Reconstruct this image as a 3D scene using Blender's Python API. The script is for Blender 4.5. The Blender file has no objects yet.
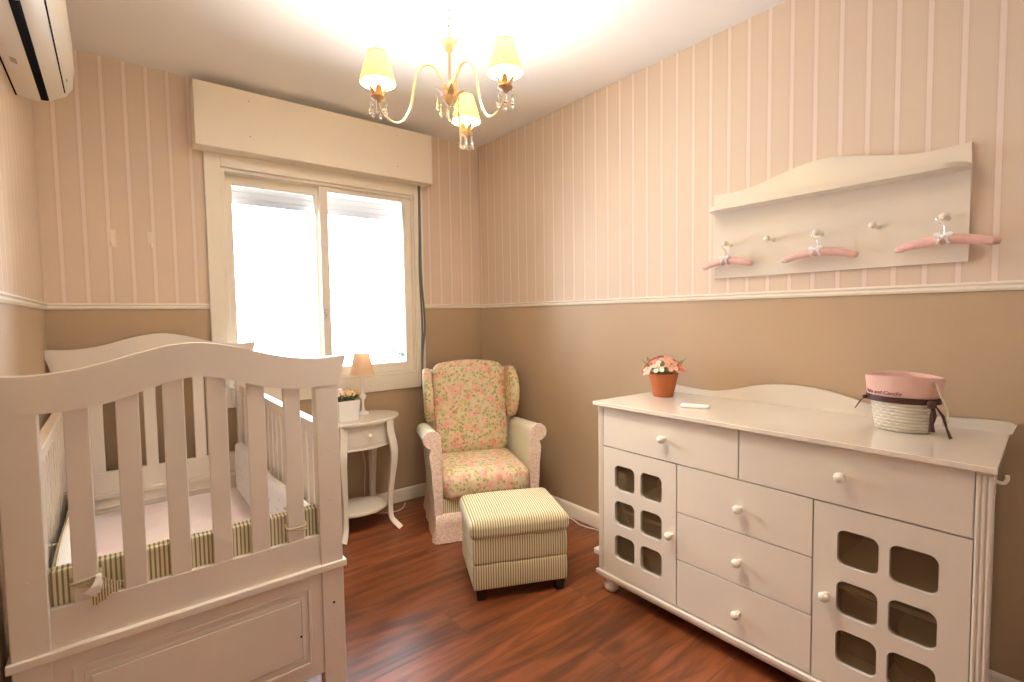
import bpy, math, random
from math import pi, sin, cos, radians
from mathutils import Vector, Matrix
from mathutils.geometry import tessellate_polygon

scene = bpy.context.scene
COL = scene.collection
random.seed(7)

# ------------------------------------------------------------------ camera
F_PX = 496.69
YAW, PITCH, ROLL = 0.6743, -0.0524, -0.0146
cam_data = bpy.data.cameras.new('camera')
cam_data.sensor_fit = 'HORIZONTAL'
cam_data.sensor_width = 36.0
cam_data.lens = F_PX / 1024 * 36.0
cam_data.clip_start = 0.02
cam = bpy.data.objects.new('camera', cam_data)
COL.objects.link(cam)
cy_, sy_, cp_, sp_ = cos(YAW), sin(YAW), cos(PITCH), sin(PITCH)
fw = Vector((sy_ * cp_, cy_ * cp_, sp_))
rt = Vector((cy_, -sy_, 0))
up = rt.cross(fw)
r2 = rt * cos(ROLL) + up * sin(ROLL)
u2 = -rt * sin(ROLL) + up * cos(ROLL)
cam.matrix_world = Matrix(((r2.x, u2.x, -fw.x, -2.2523), (r2.y, u2.y, -fw.y, -3.2021),
                           (r2.z, u2.z, -fw.z, 1.3047), (0, 0, 0, 1)))
scene.camera = cam

# ------------------------------------------------------------------ light and exposure
SKY = 7.0           # overcast white sky outside the window
BULB = 14.5           # each chandelier bulb, W
EXPOSURE = 1.46
world = bpy.data.worlds.new('overcast_sky')
scene.world = world
world.use_nodes = True
_bg = world.node_tree.nodes['Background']
_bg.inputs['Color'].default_value = (0.82, 0.90, 1.0, 1)
_bg.inputs['Strength'].default_value = SKY
portal_data = bpy.data.lights.new('window_portal', 'AREA')
portal_data.shape = 'RECTANGLE'
portal_data.size, portal_data.size_y = 1.16, 1.22
portal_data.cycles.is_portal = True
portal = bpy.data.objects.new('window_portal', portal_data)
COL.objects.link(portal)
portal.location = (-1.165, 0.17, 1.535)
portal.rotation_euler = (radians(-90), 0, 0)
vs = scene.view_settings
vs.view_transform = 'Standard'
vs.look = 'None'
vs.gamma = 1.0
vs.use_curve_mapping = False
vs.exposure = EXPOSURE
scene.cycles.max_bounces = 10
scene.cycles.diffuse_bounces = 6
scene.cycles.sample_clamp_indirect = 6.0
scene.cycles.caustics_reflective = False
scene.cycles.caustics_refractive = False

# ------------------------------------------------------------------ materials
class NT:
    def __init__(s, name):
        s.m = bpy.data.materials.new(name)
        s.m.use_nodes = True
        s.t = s.m.node_tree
        s.b = s.t.nodes['Principled BSDF']
        s.out = s.t.nodes['Material Output']
    def n(s, typ, **kw):
        nd = s.t.nodes.new(typ)
        for k, v in kw.items():
            setattr(nd, k, v)
        return nd
    def link(s, a, b):
        s.t.links.new(a, b)
    def setv(s, sock, v):
        if isinstance(v, bpy.types.NodeSocket):
            s.link(v, sock)
        else:
            if isinstance(v, tuple) and len(v) == 3 and sock.type == 'RGBA':
                v = v + (1,)
            sock.default_value = v
    def math(s, op, a, b=0.0, c=0.0):
        nd = s.n('ShaderNodeMath', operation=op)
        for i, v in enumerate((a, b, c)):
            s.setv(nd.inputs[i], v)
        return nd.outputs[0]
    def mix(s, f, a, b):
        nd = s.n('ShaderNodeMix', data_type='RGBA')
        s.setv(nd.inputs[0], f); s.setv(nd.inputs[6], a); s.setv(nd.inputs[7], b)
        return nd.outputs[2]
    def step(s, x, e0, e1):
        nd = s.n('ShaderNodeMapRange', interpolation_type='SMOOTHSTEP')
        s.setv(nd.inputs[0], x)
        nd.inputs[1].default_value = e0; nd.inputs[2].default_value = e1
        return nd.outputs[0]
    def objxyz(s):
        tc = s.n('ShaderNodeTexCoord')
        sp = s.n('ShaderNodeSeparateXYZ')
        s.link(tc.outputs['Object'], sp.inputs[0])
        return tc, sp.outputs
    def noise(s, vec, scale, detail=2.0, rough=0.5, dist=0.0):
        nd = s.n('ShaderNodeTexNoise')
        if vec is not None: s.link(vec, nd.inputs['Vector'])
        nd.inputs['Scale'].default_value = scale
        nd.inputs['Detail'].default_value = detail
        nd.inputs['Roughness'].default_value = rough
        nd.inputs['Distortion'].default_value = dist
        return nd.outputs['Fac']
    def bump(s, h, dist=0.002, strength=0.5):
        nd = s.n('ShaderNodeBump')
        nd.inputs['Strength'].default_value = strength
        nd.inputs['Distance'].default_value = dist
        s.link(h, nd.inputs['Height'])
        s.link(nd.outputs[0], s.b.inputs['Normal'])
    def base(s, v): s.setv(s.b.inputs['Base Color'], v)
    def rough(s, v): s.setv(s.b.inputs['Roughness'], v)

def plain(name, col, rough=0.5, metal=0.0, bump=0.0, bscale=60, coat=0.0, var=0.03, spec=0.5):
    t = NT(name)
    tc = t.n('ShaderNodeTexCoord')
    nz = t.noise(tc.outputs['Object'], bscale, 3)
    dk = tuple(c * (1 - var) for c in col)
    lt = tuple(min(1, c * (1 + var)) for c in col)
    t.base(t.mix(nz, dk, lt))
    t.rough(rough)
    t.b.inputs['Metallic'].default_value = metal
    t.b.inputs['Specular IOR Level'].default_value = spec
    if coat: t.b.inputs['Coat Weight'].default_value = coat; t.b.inputs['Coat Roughness'].default_value = 0.08
    if bump: t.bump(nz, bump, 0.6)
    return t.m

def wallpaper(name, axis, origin, pitch=0.0905):
    """striped wallpaper above the rail, tan paint under it"""
    t = NT(name)
    tc, xyz = t.objxyz()
    a = xyz[axis]
    ph = t.math('WRAP', t.math('SUBTRACT', a, origin), pitch / 2, -pitch / 2)
    d = t.math('ABSOLUTE', ph)
    band = t.math('SUBTRACT', 1.0, t.step(d, 0.0062, 0.0082))
    l1 = t.math('MULTIPLY', t.step(d, 0.0088, 0.0096), t.math('SUBTRACT', 1.0, t.step(d, 0.0108, 0.0118)))
    l2 = t.math('MULTIPLY', t.step(d, 0.0146, 0.0152), t.math('SUBTRACT', 1.0, t.step(d, 0.0162, 0.0170)))
    fine = t.math('MULTIPLY_ADD', t.math('SINE', t.math('MULTIPLY', a, 1500.0)), 0.5, 0.5)
    base = t.mix(t.math('MULTIPLY', fine, 0.35), (0.73, 0.59, 0.465), (0.68, 0.54, 0.42))
    c = t.mix(t.math('MULTIPLY', l1, 0.45), base, (0.58, 0.37, 0.29))
    c = t.mix(t.math('MULTIPLY', l2, 0.30), c, (0.60, 0.40, 0.31))
    c = t.mix(band, c, (0.82, 0.69, 0.60))
    nz = t.noise(tc.outputs['Object'], 3.0, 3)
    paint = t.mix(nz, (0.475, 0.345, 0.225), (0.505, 0.37, 0.24))
    up_ = t.step(xyz[2], 1.374, 1.376)
    t.base(t.mix(up_, paint, c))
    t.rough(t.math('MULTIPLY_ADD', up_, 0.15, 0.5))
    t.b.inputs['Specular IOR Level'].default_value = 0.35
    t.bump(t.noise(tc.outputs['Object'], 220.0, 3), 0.0006, 0.35)
    return t.m

def floor_mat():
    t = NT('reddish_laminate_planks')
    tc, xyz = t.objxyz()
    W = 0.192
    row = t.math('FLOOR', t.math('DIVIDE', xyz[1], W))
    wn = t.n('ShaderNodeTexWhiteNoise', noise_dimensions='1D'); t.link(row, wn.inputs['W'])
    xs = t.math('ADD', xyz[0], t.math('MULTIPLY', wn.outputs['Value'], 1.3))
    colm = t.math('FLOOR', t.math('DIVIDE', xs, 1.28))
    cmb = t.n('ShaderNodeCombineXYZ'); t.link(row, cmb.inputs[0]); t.link(colm, cmb.inputs[1])
    wn2 = t.n('ShaderNodeTexWhiteNoise', noise_dimensions='2D'); t.link(cmb.outputs[0], wn2.inputs['Vector'])
    # seams
    fy = t.math('PINGPONG', xyz[1], W / 2)
    fy = t.math('ABSOLUTE', t.math('WRAP', xyz[1], W / 2, -W / 2))
    seam_y = t.step(t.math('ABSOLUTE', t.math('WRAP', t.math('ADD', xyz[1], W / 2), W / 2, -W / 2)), W / 2 - 0.0016, W / 2)
    seam_y = t.math('SUBTRACT', 1.0, t.step(t.math('ABSOLUTE', t.math('WRAP', xyz[1], W / 2, -W / 2)), 0.0008, 0.0022))
    seam_x = t.math('SUBTRACT', 1.0, t.step(t.math('ABSOLUTE', t.math('WRAP', xs, 0.64, -0.64)), 0.0008, 0.002))
    seam = t.math('MAXIMUM', seam_y, seam_x)
    mp = t.n('ShaderNodeCombineXYZ')
    off = t.math('MULTIPLY', wn2.outputs['Value'], 37.0)
    t.link(t.math('MULTIPLY', t.math('ADD', xyz[0], off), 1.2), mp.inputs[0])
    t.link(t.math('MULTIPLY', xyz[1], 9.0), mp.inputs[1])
    t.link(off, mp.inputs[2])
    g1 = t.noise(mp.outputs[0], 1.6, 5, 0.6, 1.2)
    mp2 = t.n('ShaderNodeCombineXYZ')
    t.link(t.math('MULTIPLY', t.math('ADD', xyz[0], off), 3.0), mp2.inputs[0])
    t.link(t.math('MULTIPLY', xyz[1], 90.0), mp2.inputs[1])
    g2 = t.noise(mp2.outputs[0], 1.5, 4, 0.6, 0.3)
    mp3 = t.n('ShaderNodeCombineXYZ')
    t.link(t.math('MULTIPLY', t.math('ADD', xyz[0], off), 2.2), mp3.inputs[0])
    t.link(t.math('MULTIPLY', xyz[1], 5.0), mp3.inputs[1])
    kn = t.n('ShaderNodeTexVoronoi'); t.link(mp3.outputs[0], kn.inputs['Vector']); kn.inputs['Scale'].default_value = 1.1
    knot = t.math('SUBTRACT', 1.0, t.step(kn.outputs['Distance'], 0.03, 0.20))
    c = t.mix(t.step(g1, 0.28, 0.74), (0.105, 0.032, 0.014), (0.35, 0.106, 0.038))
    c = t.mix(t.math('MULTIPLY', g2, 0.35), c, (0.17, 0.05, 0.02))
    c = t.mix(t.math('MULTIPLY', knot, 0.6), c, (0.075, 0.024, 0.012))
    tone = t.math('MULTIPLY_ADD', wn2.outputs['Value'], 0.42, 0.76)
    mul = t.n('ShaderNodeVectorMath', operation='SCALE'); t.link(c, mul.inputs[0]); t.link(tone, mul.inputs['Scale'])
    c = t.mix(t.math('MULTIPLY', seam, 0.45), mul.outputs[0], (0.035, 0.012, 0.006))
    t.base(c)
    t.rough(t.math('MULTIPLY_ADD', g2, 0.14, 0.24))
    t.b.inputs['Specular IOR Level'].default_value = 0.5
    t.bump(t.math('SUBTRACT', t.math('MULTIPLY', g2, 0.25), seam), 0.0008, 0.35)
    return t.m

def stripes_mat(name, pitch, ca, cb, duty=0.5, rough=0.85, soft=0.12):
    """woven stripes that run vertically down front and side faces and front to back over the top"""
    t = NT(name)
    tc, xyz = t.objxyz()
    nrm = t.n('ShaderNodeSeparateXYZ'); t.link(tc.outputs['Normal'], nrm.inputs[0])
    side = t.math('GREATER_THAN', t.math('ABSOLUTE', nrm.outputs[0]), 0.8)
    mixf = t.n('ShaderNodeMix', data_type='FLOAT')
    t.link(side, mixf.inputs[0]); t.link(xyz[0], mixf.inputs[2]); t.link(xyz[1], mixf.inputs[3])
    u = t.math('FRACT', t.math('DIVIDE', mixf.outputs[0], pitch))
    tri = t.math('ABSOLUTE', t.math('MULTIPLY_ADD', u, 2.0, -1.0))
    f = t.step(tri, duty - soft, duty + soft)
    nz = t.noise(tc.outputs['Object'], 500.0, 2)
    c = t.mix(f, ca, cb)
    c = t.mix(t.math('MULTIPLY', nz, 0.15), c, tuple(x * 0.7 for x in ca))
    t.base(c); t.rough(rough); t.b.inputs['Specular IOR Level'].default_value = 0.2
    t.b.inputs['Sheen Weight'].default_value = 0.2
    t.bump(nz, 0.0006, 0.4)
    return t.m

def floral_mat(name, base=(0.60, 0.52, 0.33), scale=1.25):
    t = NT(name)
    tc = t.n('ShaderNodeTexCoord')
    wob = t.n('ShaderNodeTexNoise'); t.link(tc.outputs['Object'], wob.inputs['Vector'])
    wob.inputs['Scale'].default_value = 34 * scale; wob.inputs['Detail'].default_value = 5; wob.inputs['Roughness'].default_value = 0.7
    off = t.n('ShaderNodeVectorMath', operation='MULTIPLY_ADD')
    t.link(wob.outputs['Color'], off.inputs[0]); off.inputs[1].default_value = (0.045,) * 3
    t.link(tc.outputs['Object'], off.inputs[2])
    vec = off.outputs[0]
    c = t.mix(t.noise(vec, 22 * scale, 3), base, (0.82, 0.72, 0.52))
    def layer(c, sc, thr, pick, col_a, col_b, seed):
        ad = t.n('ShaderNodeVectorMath', operation='ADD'); t.link(vec, ad.inputs[0]); ad.inputs[1].default_value = (seed, seed * 1.7, seed * .3)
        v = t.n('ShaderNodeTexVoronoi'); t.link(ad.outputs[0], v.inputs['Vector']); v.inputs['Scale'].default_value = sc * scale
        sp = t.n('ShaderNodeSeparateColor'); t.link(v.outputs['Color'], sp.inputs[0])
        m = t.math('MULTIPLY', t.math('SUBTRACT', 1.0, t.step(v.outputs['Distance'], thr - 0.25, thr)),
                   t.math('GREATER_THAN', sp.outputs[0], pick))
        cc = t.mix(t.step(v.outputs['Distance'], 0.05, thr), col_a, col_b)
        cc = t.mix(t.math('MULTIPLY', sp.outputs[1], 0.5), cc, col_b)
        return t.mix(m, c, cc)
    c = layer(c, 34, 0.62, 0.40, (0.36, 0.36, 0.11), (0.54, 0.50, 0.22), 3.1)
    c = layer(c, 26, 0.55, 0.58, (0.62, 0.44, 0.16), (0.78, 0.60, 0.32), 9.4)
    c = layer(c, 15, 0.70, 0.48, (0.72, 0.30, 0.22), (0.84, 0.55, 0.44), 5.7)
    c = layer(c, 30, 0.50, 0.52, (0.82, 0.36, 0.30), (0.90, 0.66, 0.55), 1.9)
    c = layer(c, 40, 0.55, 0.62, (0.30, 0.31, 0.09), (0.46, 0.44, 0.18), 7.3)
    t.base(c); t.rough(0.9); t.b.inputs['Specular IOR Level'].default_value = 0.15
    t.bump(t.noise(tc.outputs['Object'], 300.0, 2), 0.0006, 0.3)
    return t.m

def print_mat(name, base, spot, scale, thr=0.35, amount=1.0, pick=0.3, wobble=0.0):
    t = NT(name)
    tc = t.n('ShaderNodeTexCoord')
    v = t.n('ShaderNodeTexVoronoi'); t.link(tc.outputs['Object'], v.inputs['Vector']); v.inputs['Scale'].default_value = scale
    sp = t.n('ShaderNodeSeparateColor'); t.link(v.outputs['Color'], sp.inputs[0])
    m = t.math('MULTIPLY', t.math('SUBTRACT', 1.0, t.step(v.outputs['Distance'], thr - 0.1, thr)),
               t.math('GREATER_THAN', sp.outputs[0], pick))
    t.base(t.mix(t.math('MULTIPLY', m, amount), base, spot))
    t.rough(0.9); t.b.inputs['Specular IOR Level'].default_value = 0.15
    t.bump(t.noise(tc.outputs['Object'], 60.0, 3), 0.002, 0.3)
    return t.m

def shade_mat(name, col, trans=0.6, scale=700.0):
    t = NT(name)
    tc = t.n('ShaderNodeTexCoord')
    nz = t.noise(tc.outputs['Object'], scale, 2)
    c = t.mix(nz, tuple(x * 0.94 for x in col), col)
    d = t.n('ShaderNodeBsdfDiffuse'); tr = t.n('ShaderNodeBsdfTranslucent'); mx = t.n('ShaderNodeMixShader')
    t.link(c, d.inputs[0]); t.link(c, tr.inputs[0])
    mx.inputs[0].default_value = trans
    t.link(d.outputs[0], mx.inputs[1]); t.link(tr.outputs[0], mx.inputs[2]); t.link(mx.outputs[0], t.out.inputs[0])
    return t.m

def thin_glass(name, tint=(1, 1, 1), refl=0.06):
    t = NT(name)
    tr = t.n('ShaderNodeBsdfTransparent'); gl = t.n('ShaderNodeBsdfGlossy'); mx = t.n('ShaderNodeMixShader')
    fr = t.n('ShaderNodeFresnel'); fr.inputs[0].default_value = 1.45
    tr.inputs[0].default_value = tint + (1,)
    gl.inputs['Roughness'].default_value = 0.02
    t.link(fr.outputs[0], mx.inputs[0]); t.link(tr.outputs[0], mx.inputs[1]); t.link(gl.outputs[0], mx.inputs[2])
    t.link(mx.outputs[0], t.out.inputs[0])
    return t.m

def emit_mat(name, col, s):
    t = NT(name)
    t.b.inputs['Base Color'].default_value = col + (1,)
    t.b.inputs['Emission Color'].default_value = col + (1,)
    t.b.inputs['Emission Strength'].default_value = s
    return t.m

def basket_weave():
    t = NT('white_woven_splint')
    tc, xyz = t.objxyz()
    ang = t.math('ARCTAN2', xyz[1], xyz[0])
    row = t.math('FLOOR', t.math('DIVIDE', xyz[2], 0.011))
    sh = t.math('MULTIPLY', t.math('MODULO', row, 2.0), pi)
    a = t.math('SINE', t.math('ADD', t.math('MULTIPLY', ang, 18.0), sh))
    fz = t.math('ABSOLUTE', t.math('SINE', t.math('MULTIPLY', xyz[2], pi / 0.011)))
    h = t.math('ADD', t.math('MULTIPLY', a, 0.5), t.math('MULTIPLY', fz, 0.8))
    c = t.mix(t.step(fz, 0.0, 0.35), (0.50, 0.40, 0.28), (0.84, 0.77, 0.64))
    t.base(c); t.rough(0.55); t.bump(h, 0.004, 0.9)
    return t.m

M = {}
M['wall_x'] = wallpaper('striped_wallpaper_window_wall', 0, -1.891)
M['wall_y'] = wallpaper('striped_wallpaper_side_wall', 1, -2.281)
M['ceil'] = plain('ceiling_paint', (0.90, 0.885, 0.88), 0.9, bscale=40, bump=0.0004, var=0.01)
M['floor'] = floor_mat()
M['trim'] = plain('cream_trim_paint', (0.87, 0.79, 0.67), 0.4, var=0.01)
M['upvc'] = plain('white_window_profile', (0.87, 0.80, 0.68), 0.35, var=0.01)
M['pelmet'] = plain('cream_pelmet_board', (0.88, 0.79, 0.65), 0.45, var=0.015)
M['lacq'] = plain('cream_white_lacquer', (0.79, 0.715, 0.61), 0.28, var=0.01, coat=0.25)
M['lacqtop'] = plain('glossy_cream_lacquer', (0.80, 0.73, 0.63), 0.16, var=0.01, coat=0.6)
M['crib'] = plain('off_white_crib_paint', (0.78, 0.705, 0.61), 0.33, var=0.012, coat=0.15)
M['cabin'] = plain('cabinet_inside_board', (0.80, 0.72, 0.58), 0.6, var=0.03)
M['knob'] = plain('ivory_knob_paint', (0.86, 0.79, 0.66), 0.38, var=0.01, coat=0.1)
M['dark'] = plain('hole_shadow_dark', (0.02, 0.014, 0.01), 0.7)  # near-black discs painted as the shade inside the crib's screw holes
M['black'] = plain('gap_shadow_black', (0.006, 0.006, 0.007), 0.9, spec=0.1)  # flat black painted as the shade inside the air conditioner's slits and gaps
M['acw'] = plain('white_air_conditioner_plastic', (0.88, 0.84, 0.76), 0.32, var=0.01)
M['tag'] = plain('small_grey_label', (0.45, 0.43, 0.42), 0.5)
M['glass'] = thin_glass('window_glass')
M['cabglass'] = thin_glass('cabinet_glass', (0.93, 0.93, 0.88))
def _pane_haze():  # brown diffuse haze painted into the glass to lift the dark cabinet inside
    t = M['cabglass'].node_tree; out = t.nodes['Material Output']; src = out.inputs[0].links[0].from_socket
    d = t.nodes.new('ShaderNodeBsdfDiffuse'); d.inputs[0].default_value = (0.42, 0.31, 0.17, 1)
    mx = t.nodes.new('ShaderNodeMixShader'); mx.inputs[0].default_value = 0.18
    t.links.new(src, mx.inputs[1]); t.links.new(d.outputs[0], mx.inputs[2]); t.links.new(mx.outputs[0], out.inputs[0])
_pane_haze()
M['ostripe'] = stripes_mat('olive_cream_ottoman_stripe', 0.0115, (0.33, 0.26, 0.11), (0.83, 0.76, 0.53), 0.42)
M['astripe'] = stripes_mat('fine_sage_stripe', 0.006, (0.55, 0.53, 0.35), (0.78, 0.75, 0.58), 0.42)
M['bstripe'] = stripes_mat('green_cream_bumper_stripe', 0.0108, (0.30, 0.255, 0.09), (0.86, 0.79, 0.60), 0.42)
M['floral'] = floral_mat('rose_floral_chintz')
M['pinkprint'] = print_mat('small_pink_print', (0.82, 0.66, 0.54), (0.58, 0.34, 0.27), 140, 0.5, 0.7)
M['sheet'] = print_mat('pink_white_quilt', (0.86, 0.76, 0.76), (0.80, 0.62, 0.66), 7, 0.5, 0.35, 0.6)
M['lining'] = print_mat('white_sprig_lining', (0.86, 0.84, 0.84), (0.42, 0.48, 0.42), 34, 0.22, 0.7, 0.45)
M['pink'] = plain('pink_satin_padding', (0.78, 0.49, 0.44), 0.55, bump=0.003, bscale=90, var=0.12)
M['pinkcloth'] = plain('pink_gingham_cloth', (0.74, 0.46, 0.40), 0.85, bump=0.001, bscale=120, var=0.06)
M['white'] = plain('white_ribbon', (0.9, 0.88, 0.86), 0.5)
M['brown'] = plain('dark_brown_ribbon', (0.055, 0.016, 0.012), 0.45)
M['ink'] = plain('dark_embroidery', (0.06, 0.03, 0.035), 0.7)
M['terra'] = plain('terracotta_clay', (0.44, 0.13, 0.038), 0.75, var=0.08, bscale=30)
M['petalw'] = plain('cream_petal', (0.86, 0.74, 0.60), 0.7)
M['petalp'] = plain('coral_petal', (0.82, 0.27, 0.23), 0.7)
M['petals'] = plain('salmon_petal', (0.86, 0.46, 0.36), 0.7)
M['petaly'] = plain('orange_yellow_petal', (0.86, 0.55, 0.26), 0.7)
M['petalo'] = plain('amber_petal', (0.78, 0.50, 0.16), 0.7)
M['leaf'] = plain('muted_green_leaf', (0.24, 0.29, 0.10), 0.6)
M['haze_leaf'] = plain('pale_blue_green_foliage', (0.20, 0.27, 0.20), 0.8)
M['darkleaf'] = plain('dark_green_leaf', (0.10, 0.14, 0.07), 0.6)
M['soil'] = plain('dried_moss', (0.18, 0.13, 0.05), 0.95, bump=0.004, bscale=80)
M['wicker'] = basket_weave()
M['handle'] = plain('pale_splint_handle', (0.72, 0.66, 0.48), 0.5)
M['chrome'] = plain('chrome_wire', (0.75, 0.72, 0.70), 0.2, metal=1.0)
M['antique'] = plain('antique_ivory_gilt_iron', (0.58, 0.36, 0.20), 0.45, bump=0.001, bscale=150, var=0.15)
M['antiquew'] = plain('antique_cream_arm_paint', (0.80, 0.66, 0.44), 0.35, var=0.08)
M['shade'] = shade_mat('yellow_cream_lampshade', (0.88, 0.81, 0.28), 0.56)
M['shadetrim'] = plain('olive_yellow_shade_binding', (0.66, 0.60, 0.22), 0.7)
M['bulb'] = emit_mat('warm_bulb_glow', (1.0, 0.80, 0.48), 45.0)
M['peach'] = shade_mat('peach_lampshade', (0.97, 0.80, 0.62), 0.5)
M['tailstripe'] = stripes_mat('olive_cream_ribbon_stripe', 0.0060, (0.25, 0.20, 0.07), (0.84, 0.74, 0.52), 0.45)
M['tie'] = plain('cream_olive_ribbon', (0.56, 0.47, 0.28), 0.8, var=0.25, bscale=120)
M['chainm'] = plain('aged_gilt_chain', (0.10, 0.07, 0.035), 0.5)
M['candle'] = plain('cream_candle_sleeve', (0.86, 0.80, 0.66), 0.5)
M['strap'] = plain('grey_shutter_strap', (0.16, 0.155, 0.15), 0.7)
M['cable'] = plain('white_cable', (0.78, 0.72, 0.66), 0.5)
M['blind'] = shade_mat('white_shutter_slat', (0.70, 0.70, 0.72), 0.12)
M['paper'] = plain('white_card', (0.86, 0.83, 0.80), 0.5)
M['legdark'] = plain('dark_stained_wood', (0.020, 0.010, 0.007), 0.35)
M['tape'] = plain('ivory_wall_hook', (0.84, 0.74, 0.62), 0.5)
M['dimwicker'] = plain('brown_box_board', (0.26, 0.16, 0.10), 0.7)
M['greenbag'] = plain('green_fabric', (0.22, 0.28, 0.10), 0.8)
M['door'] = plain('white_door_paint', (0.78, 0.72, 0.64), 0.4)
def crystal():
    t = NT('cut_crystal')
    t.b.inputs['Base Color'].default_value = (1, 0.97, 0.9, 1)
    t.b.inputs['Roughness'].default_value = 0.03
    t.b.inputs['Transmission Weight'].default_value = 0.85
    t.b.inputs['IOR'].default_value = 1.5
    return t.m
M['crystal'] = crystal()

# ------------------------------------------------------------------ mesh builder
class MB:
    def __init__(s):
        s.v, s.f, s.mi = [], [], []
        s.cur = 0
        s.T = None
    def mat(s, i): s.cur = i; return s
    def add(s, vs_, fs_):
        o = len(s.v)
        if s.T is not None: vs_ = [s.T @ Vector(p) for p in vs_]
        s.v += [tuple(p) for p in vs_]
        for f in fs_:
            s.f.append([i + o for i in f]); s.mi.append(s.cur)
        return s
    def box(s, x0, x1, y0, y1, z0, z1):
        x0, x1 = sorted((x0, x1)); y0, y1 = sorted((y0, y1)); z0, z1 = sorted((z0, z1))
        V = [(x, y, z) for z in (z0, z1) for y in (y0, y1) for x in (x0, x1)]
        return s.add(V, [(0, 2, 3, 1), (4, 5, 7, 6), (0, 1, 5, 4), (2, 6, 7, 3), (0, 4, 6, 2), (1, 3, 7, 5)])
    def plate(s, outer, holes, axis, a0, a1):
        """polygon with holes in the plane across `axis`, thick from a0 to a1"""
        def P(p, a):
            if axis == 0: return (a, p[0], p[1])
            if axis == 1: return (p[0], a, p[1])
            return (p[0], p[1], a)
        loops = [outer] + list(holes)
        tri = tessellate_polygon([[Vector((p[0], p[1], 0)) for p in lp] for lp in loops])
        flat = [p for lp in loops for p in lp]
        n = len(flat)
        V = [P(p, a0) for p in flat] + [P(p, a1) for p in flat]
        Fc = []
        for t in tri:
            Fc.append(tuple(t)); Fc.append(tuple(i + n for i in reversed(t)))
        o = 0
        for lp in loops:
            k = len(lp)
            for i in range(k):
                j = (i + 1) % k
                Fc.append((o + i, o + j, o + j + n, o + i + n))
            o += k
        return s.add(V, Fc)
    def prism(s, pts, axis, a0, a1): return s.plate(pts, [], axis, a0, a1)
    def lathe(s, prof, c=(0, 0, 0), segs=24, sx=1.0, sy=1.0, axis=2, cap=True):
        V, Fc = [], []
        for r, z in prof:
            for k in range(segs):
                a = 2 * pi * k / segs
                p = (r * cos(a) * sx, r * sin(a) * sy, z)
                if axis == 0: p = (p[2], p[0], p[1])
                if axis == 1: p = (p[0], p[2], p[1])
                V.append((p[0] + c[0], p[1] + c[1], p[2] + c[2]))
        for i in range(len(prof) - 1):
            for k in range(segs):
                k2 = (k + 1) % segs
                Fc.append((i * segs + k, i * segs + k2, (i + 1) * segs + k2, (i + 1) * segs + k))
        if cap:
            if prof[0][0] > 1e-6: Fc.append(tuple(range(segs))[::-1])
            if prof[-1][0] > 1e-6: Fc.append(tuple(range((len(prof) - 1) * segs, len(prof) * segs)))
        return s.add(V, Fc)
    def tube(s, pts, r, segs=8, closed=False, flat=1.0):
        pts = [Vector(p) for p in pts]
        n = len(pts)
        rs = r if isinstance(r, (list, tuple)) else [r] * n
        V, Fc = [], []
        nrm = None
        for i, p in enumerate(pts):
            a = pts[(i - 1) % n] if (closed or i > 0) else p
            b = pts[(i + 1) % n] if (closed or i < n - 1) else p
            d = (b - a).normalized()
            if nrm is None:
                nrm = d.cross(Vector((0, 0, 1)))
                if nrm.length < 0.01: nrm = d.cross(Vector((0, 1, 0)))
                nrm.normalize()
            else:
                nrm = (nrm - d * nrm.dot(d))
                nrm.normalize()
            bn = d.cross(nrm)
            for k in range(segs):
                t_ = 2 * pi * k / segs
                V.append(p + nrm * (rs[i] * cos(t_)) + bn * (rs[i] * flat * sin(t_)))
        m = n if closed else n - 1
        for i in range(m):
            j = (i + 1) % n
            for k in range(segs):
                k2 = (k + 1) % segs
                Fc.append((i * segs + k, i * segs + k2, j * segs + k2, j * segs + k))
        if not closed:
            Fc.append(tuple(range(segs))[::-1]); Fc.append(tuple(range((n - 1) * segs, n * segs)))
        return s.add(V, Fc)
    def rbox(s, c, h, k=8.0, n=10, fn=None):
        """soft cushion block: cube grid pulled to a superellipsoid; fn may move each point"""
        idx, V, Fc = {}, [], []
        def vid(i, j, l):
            key = (i, j, l)
            if key not in idx:
                p = [2 * q / n - 1 for q in key]
                p = [math.copysign(1 - (1 - abs(q)) ** 1.6, q) for q in p]
                if k < 5:
                    L = (abs(p[0]) ** k + abs(p[1]) ** k + abs(p[2]) ** k) ** (1 / k)
                    q = [a / L for a in p]
                else:
                    r = min(h) * min(1, 5 / k)
                    w = [p[a] * h[a] for a in range(3)]
                    cl = [max(-(h[a] - r), min(h[a] - r, w[a])) for a in range(3)]
                    d = [w[a] - cl[a] for a in range(3)]
                    L = math.sqrt(sum(a * a for a in d)) or 1
                    q = [(cl[a] + d[a] / L * r) / h[a] for a in range(3)]
                w = (c[0] + q[0] * h[0], c[1] + q[1] * h[1], c[2] + q[2] * h[2])
                if fn: w = fn(q, w)
                idx[key] = len(V); V.append(w)
            return idx[key]
        for a in range(n):
            for b in range(n):
                Fc.append((vid(a, b, 0), vid(a, b + 1, 0), vid(a + 1, b + 1, 0), vid(a + 1, b, 0)))
                Fc.append((vid(a, b, n), vid(a + 1, b, n), vid(a + 1, b + 1, n), vid(a, b + 1, n)))
                Fc.append((vid(a, 0, b), vid(a + 1, 0, b), vid(a + 1, 0, b + 1), vid(a, 0, b + 1)))
                Fc.append((vid(a, n, b), vid(a, n, b + 1), vid(a + 1, n, b + 1), vid(a + 1, n, b)))
                Fc.append((vid(0, a, b), vid(0, a, b + 1), vid(0, a + 1, b + 1), vid(0, a + 1, b)))
                Fc.append((vid(n, a, b), vid(n, a + 1, b), vid(n, a + 1, b + 1), vid(n, a, b + 1)))
        return s.add(V, Fc)
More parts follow.
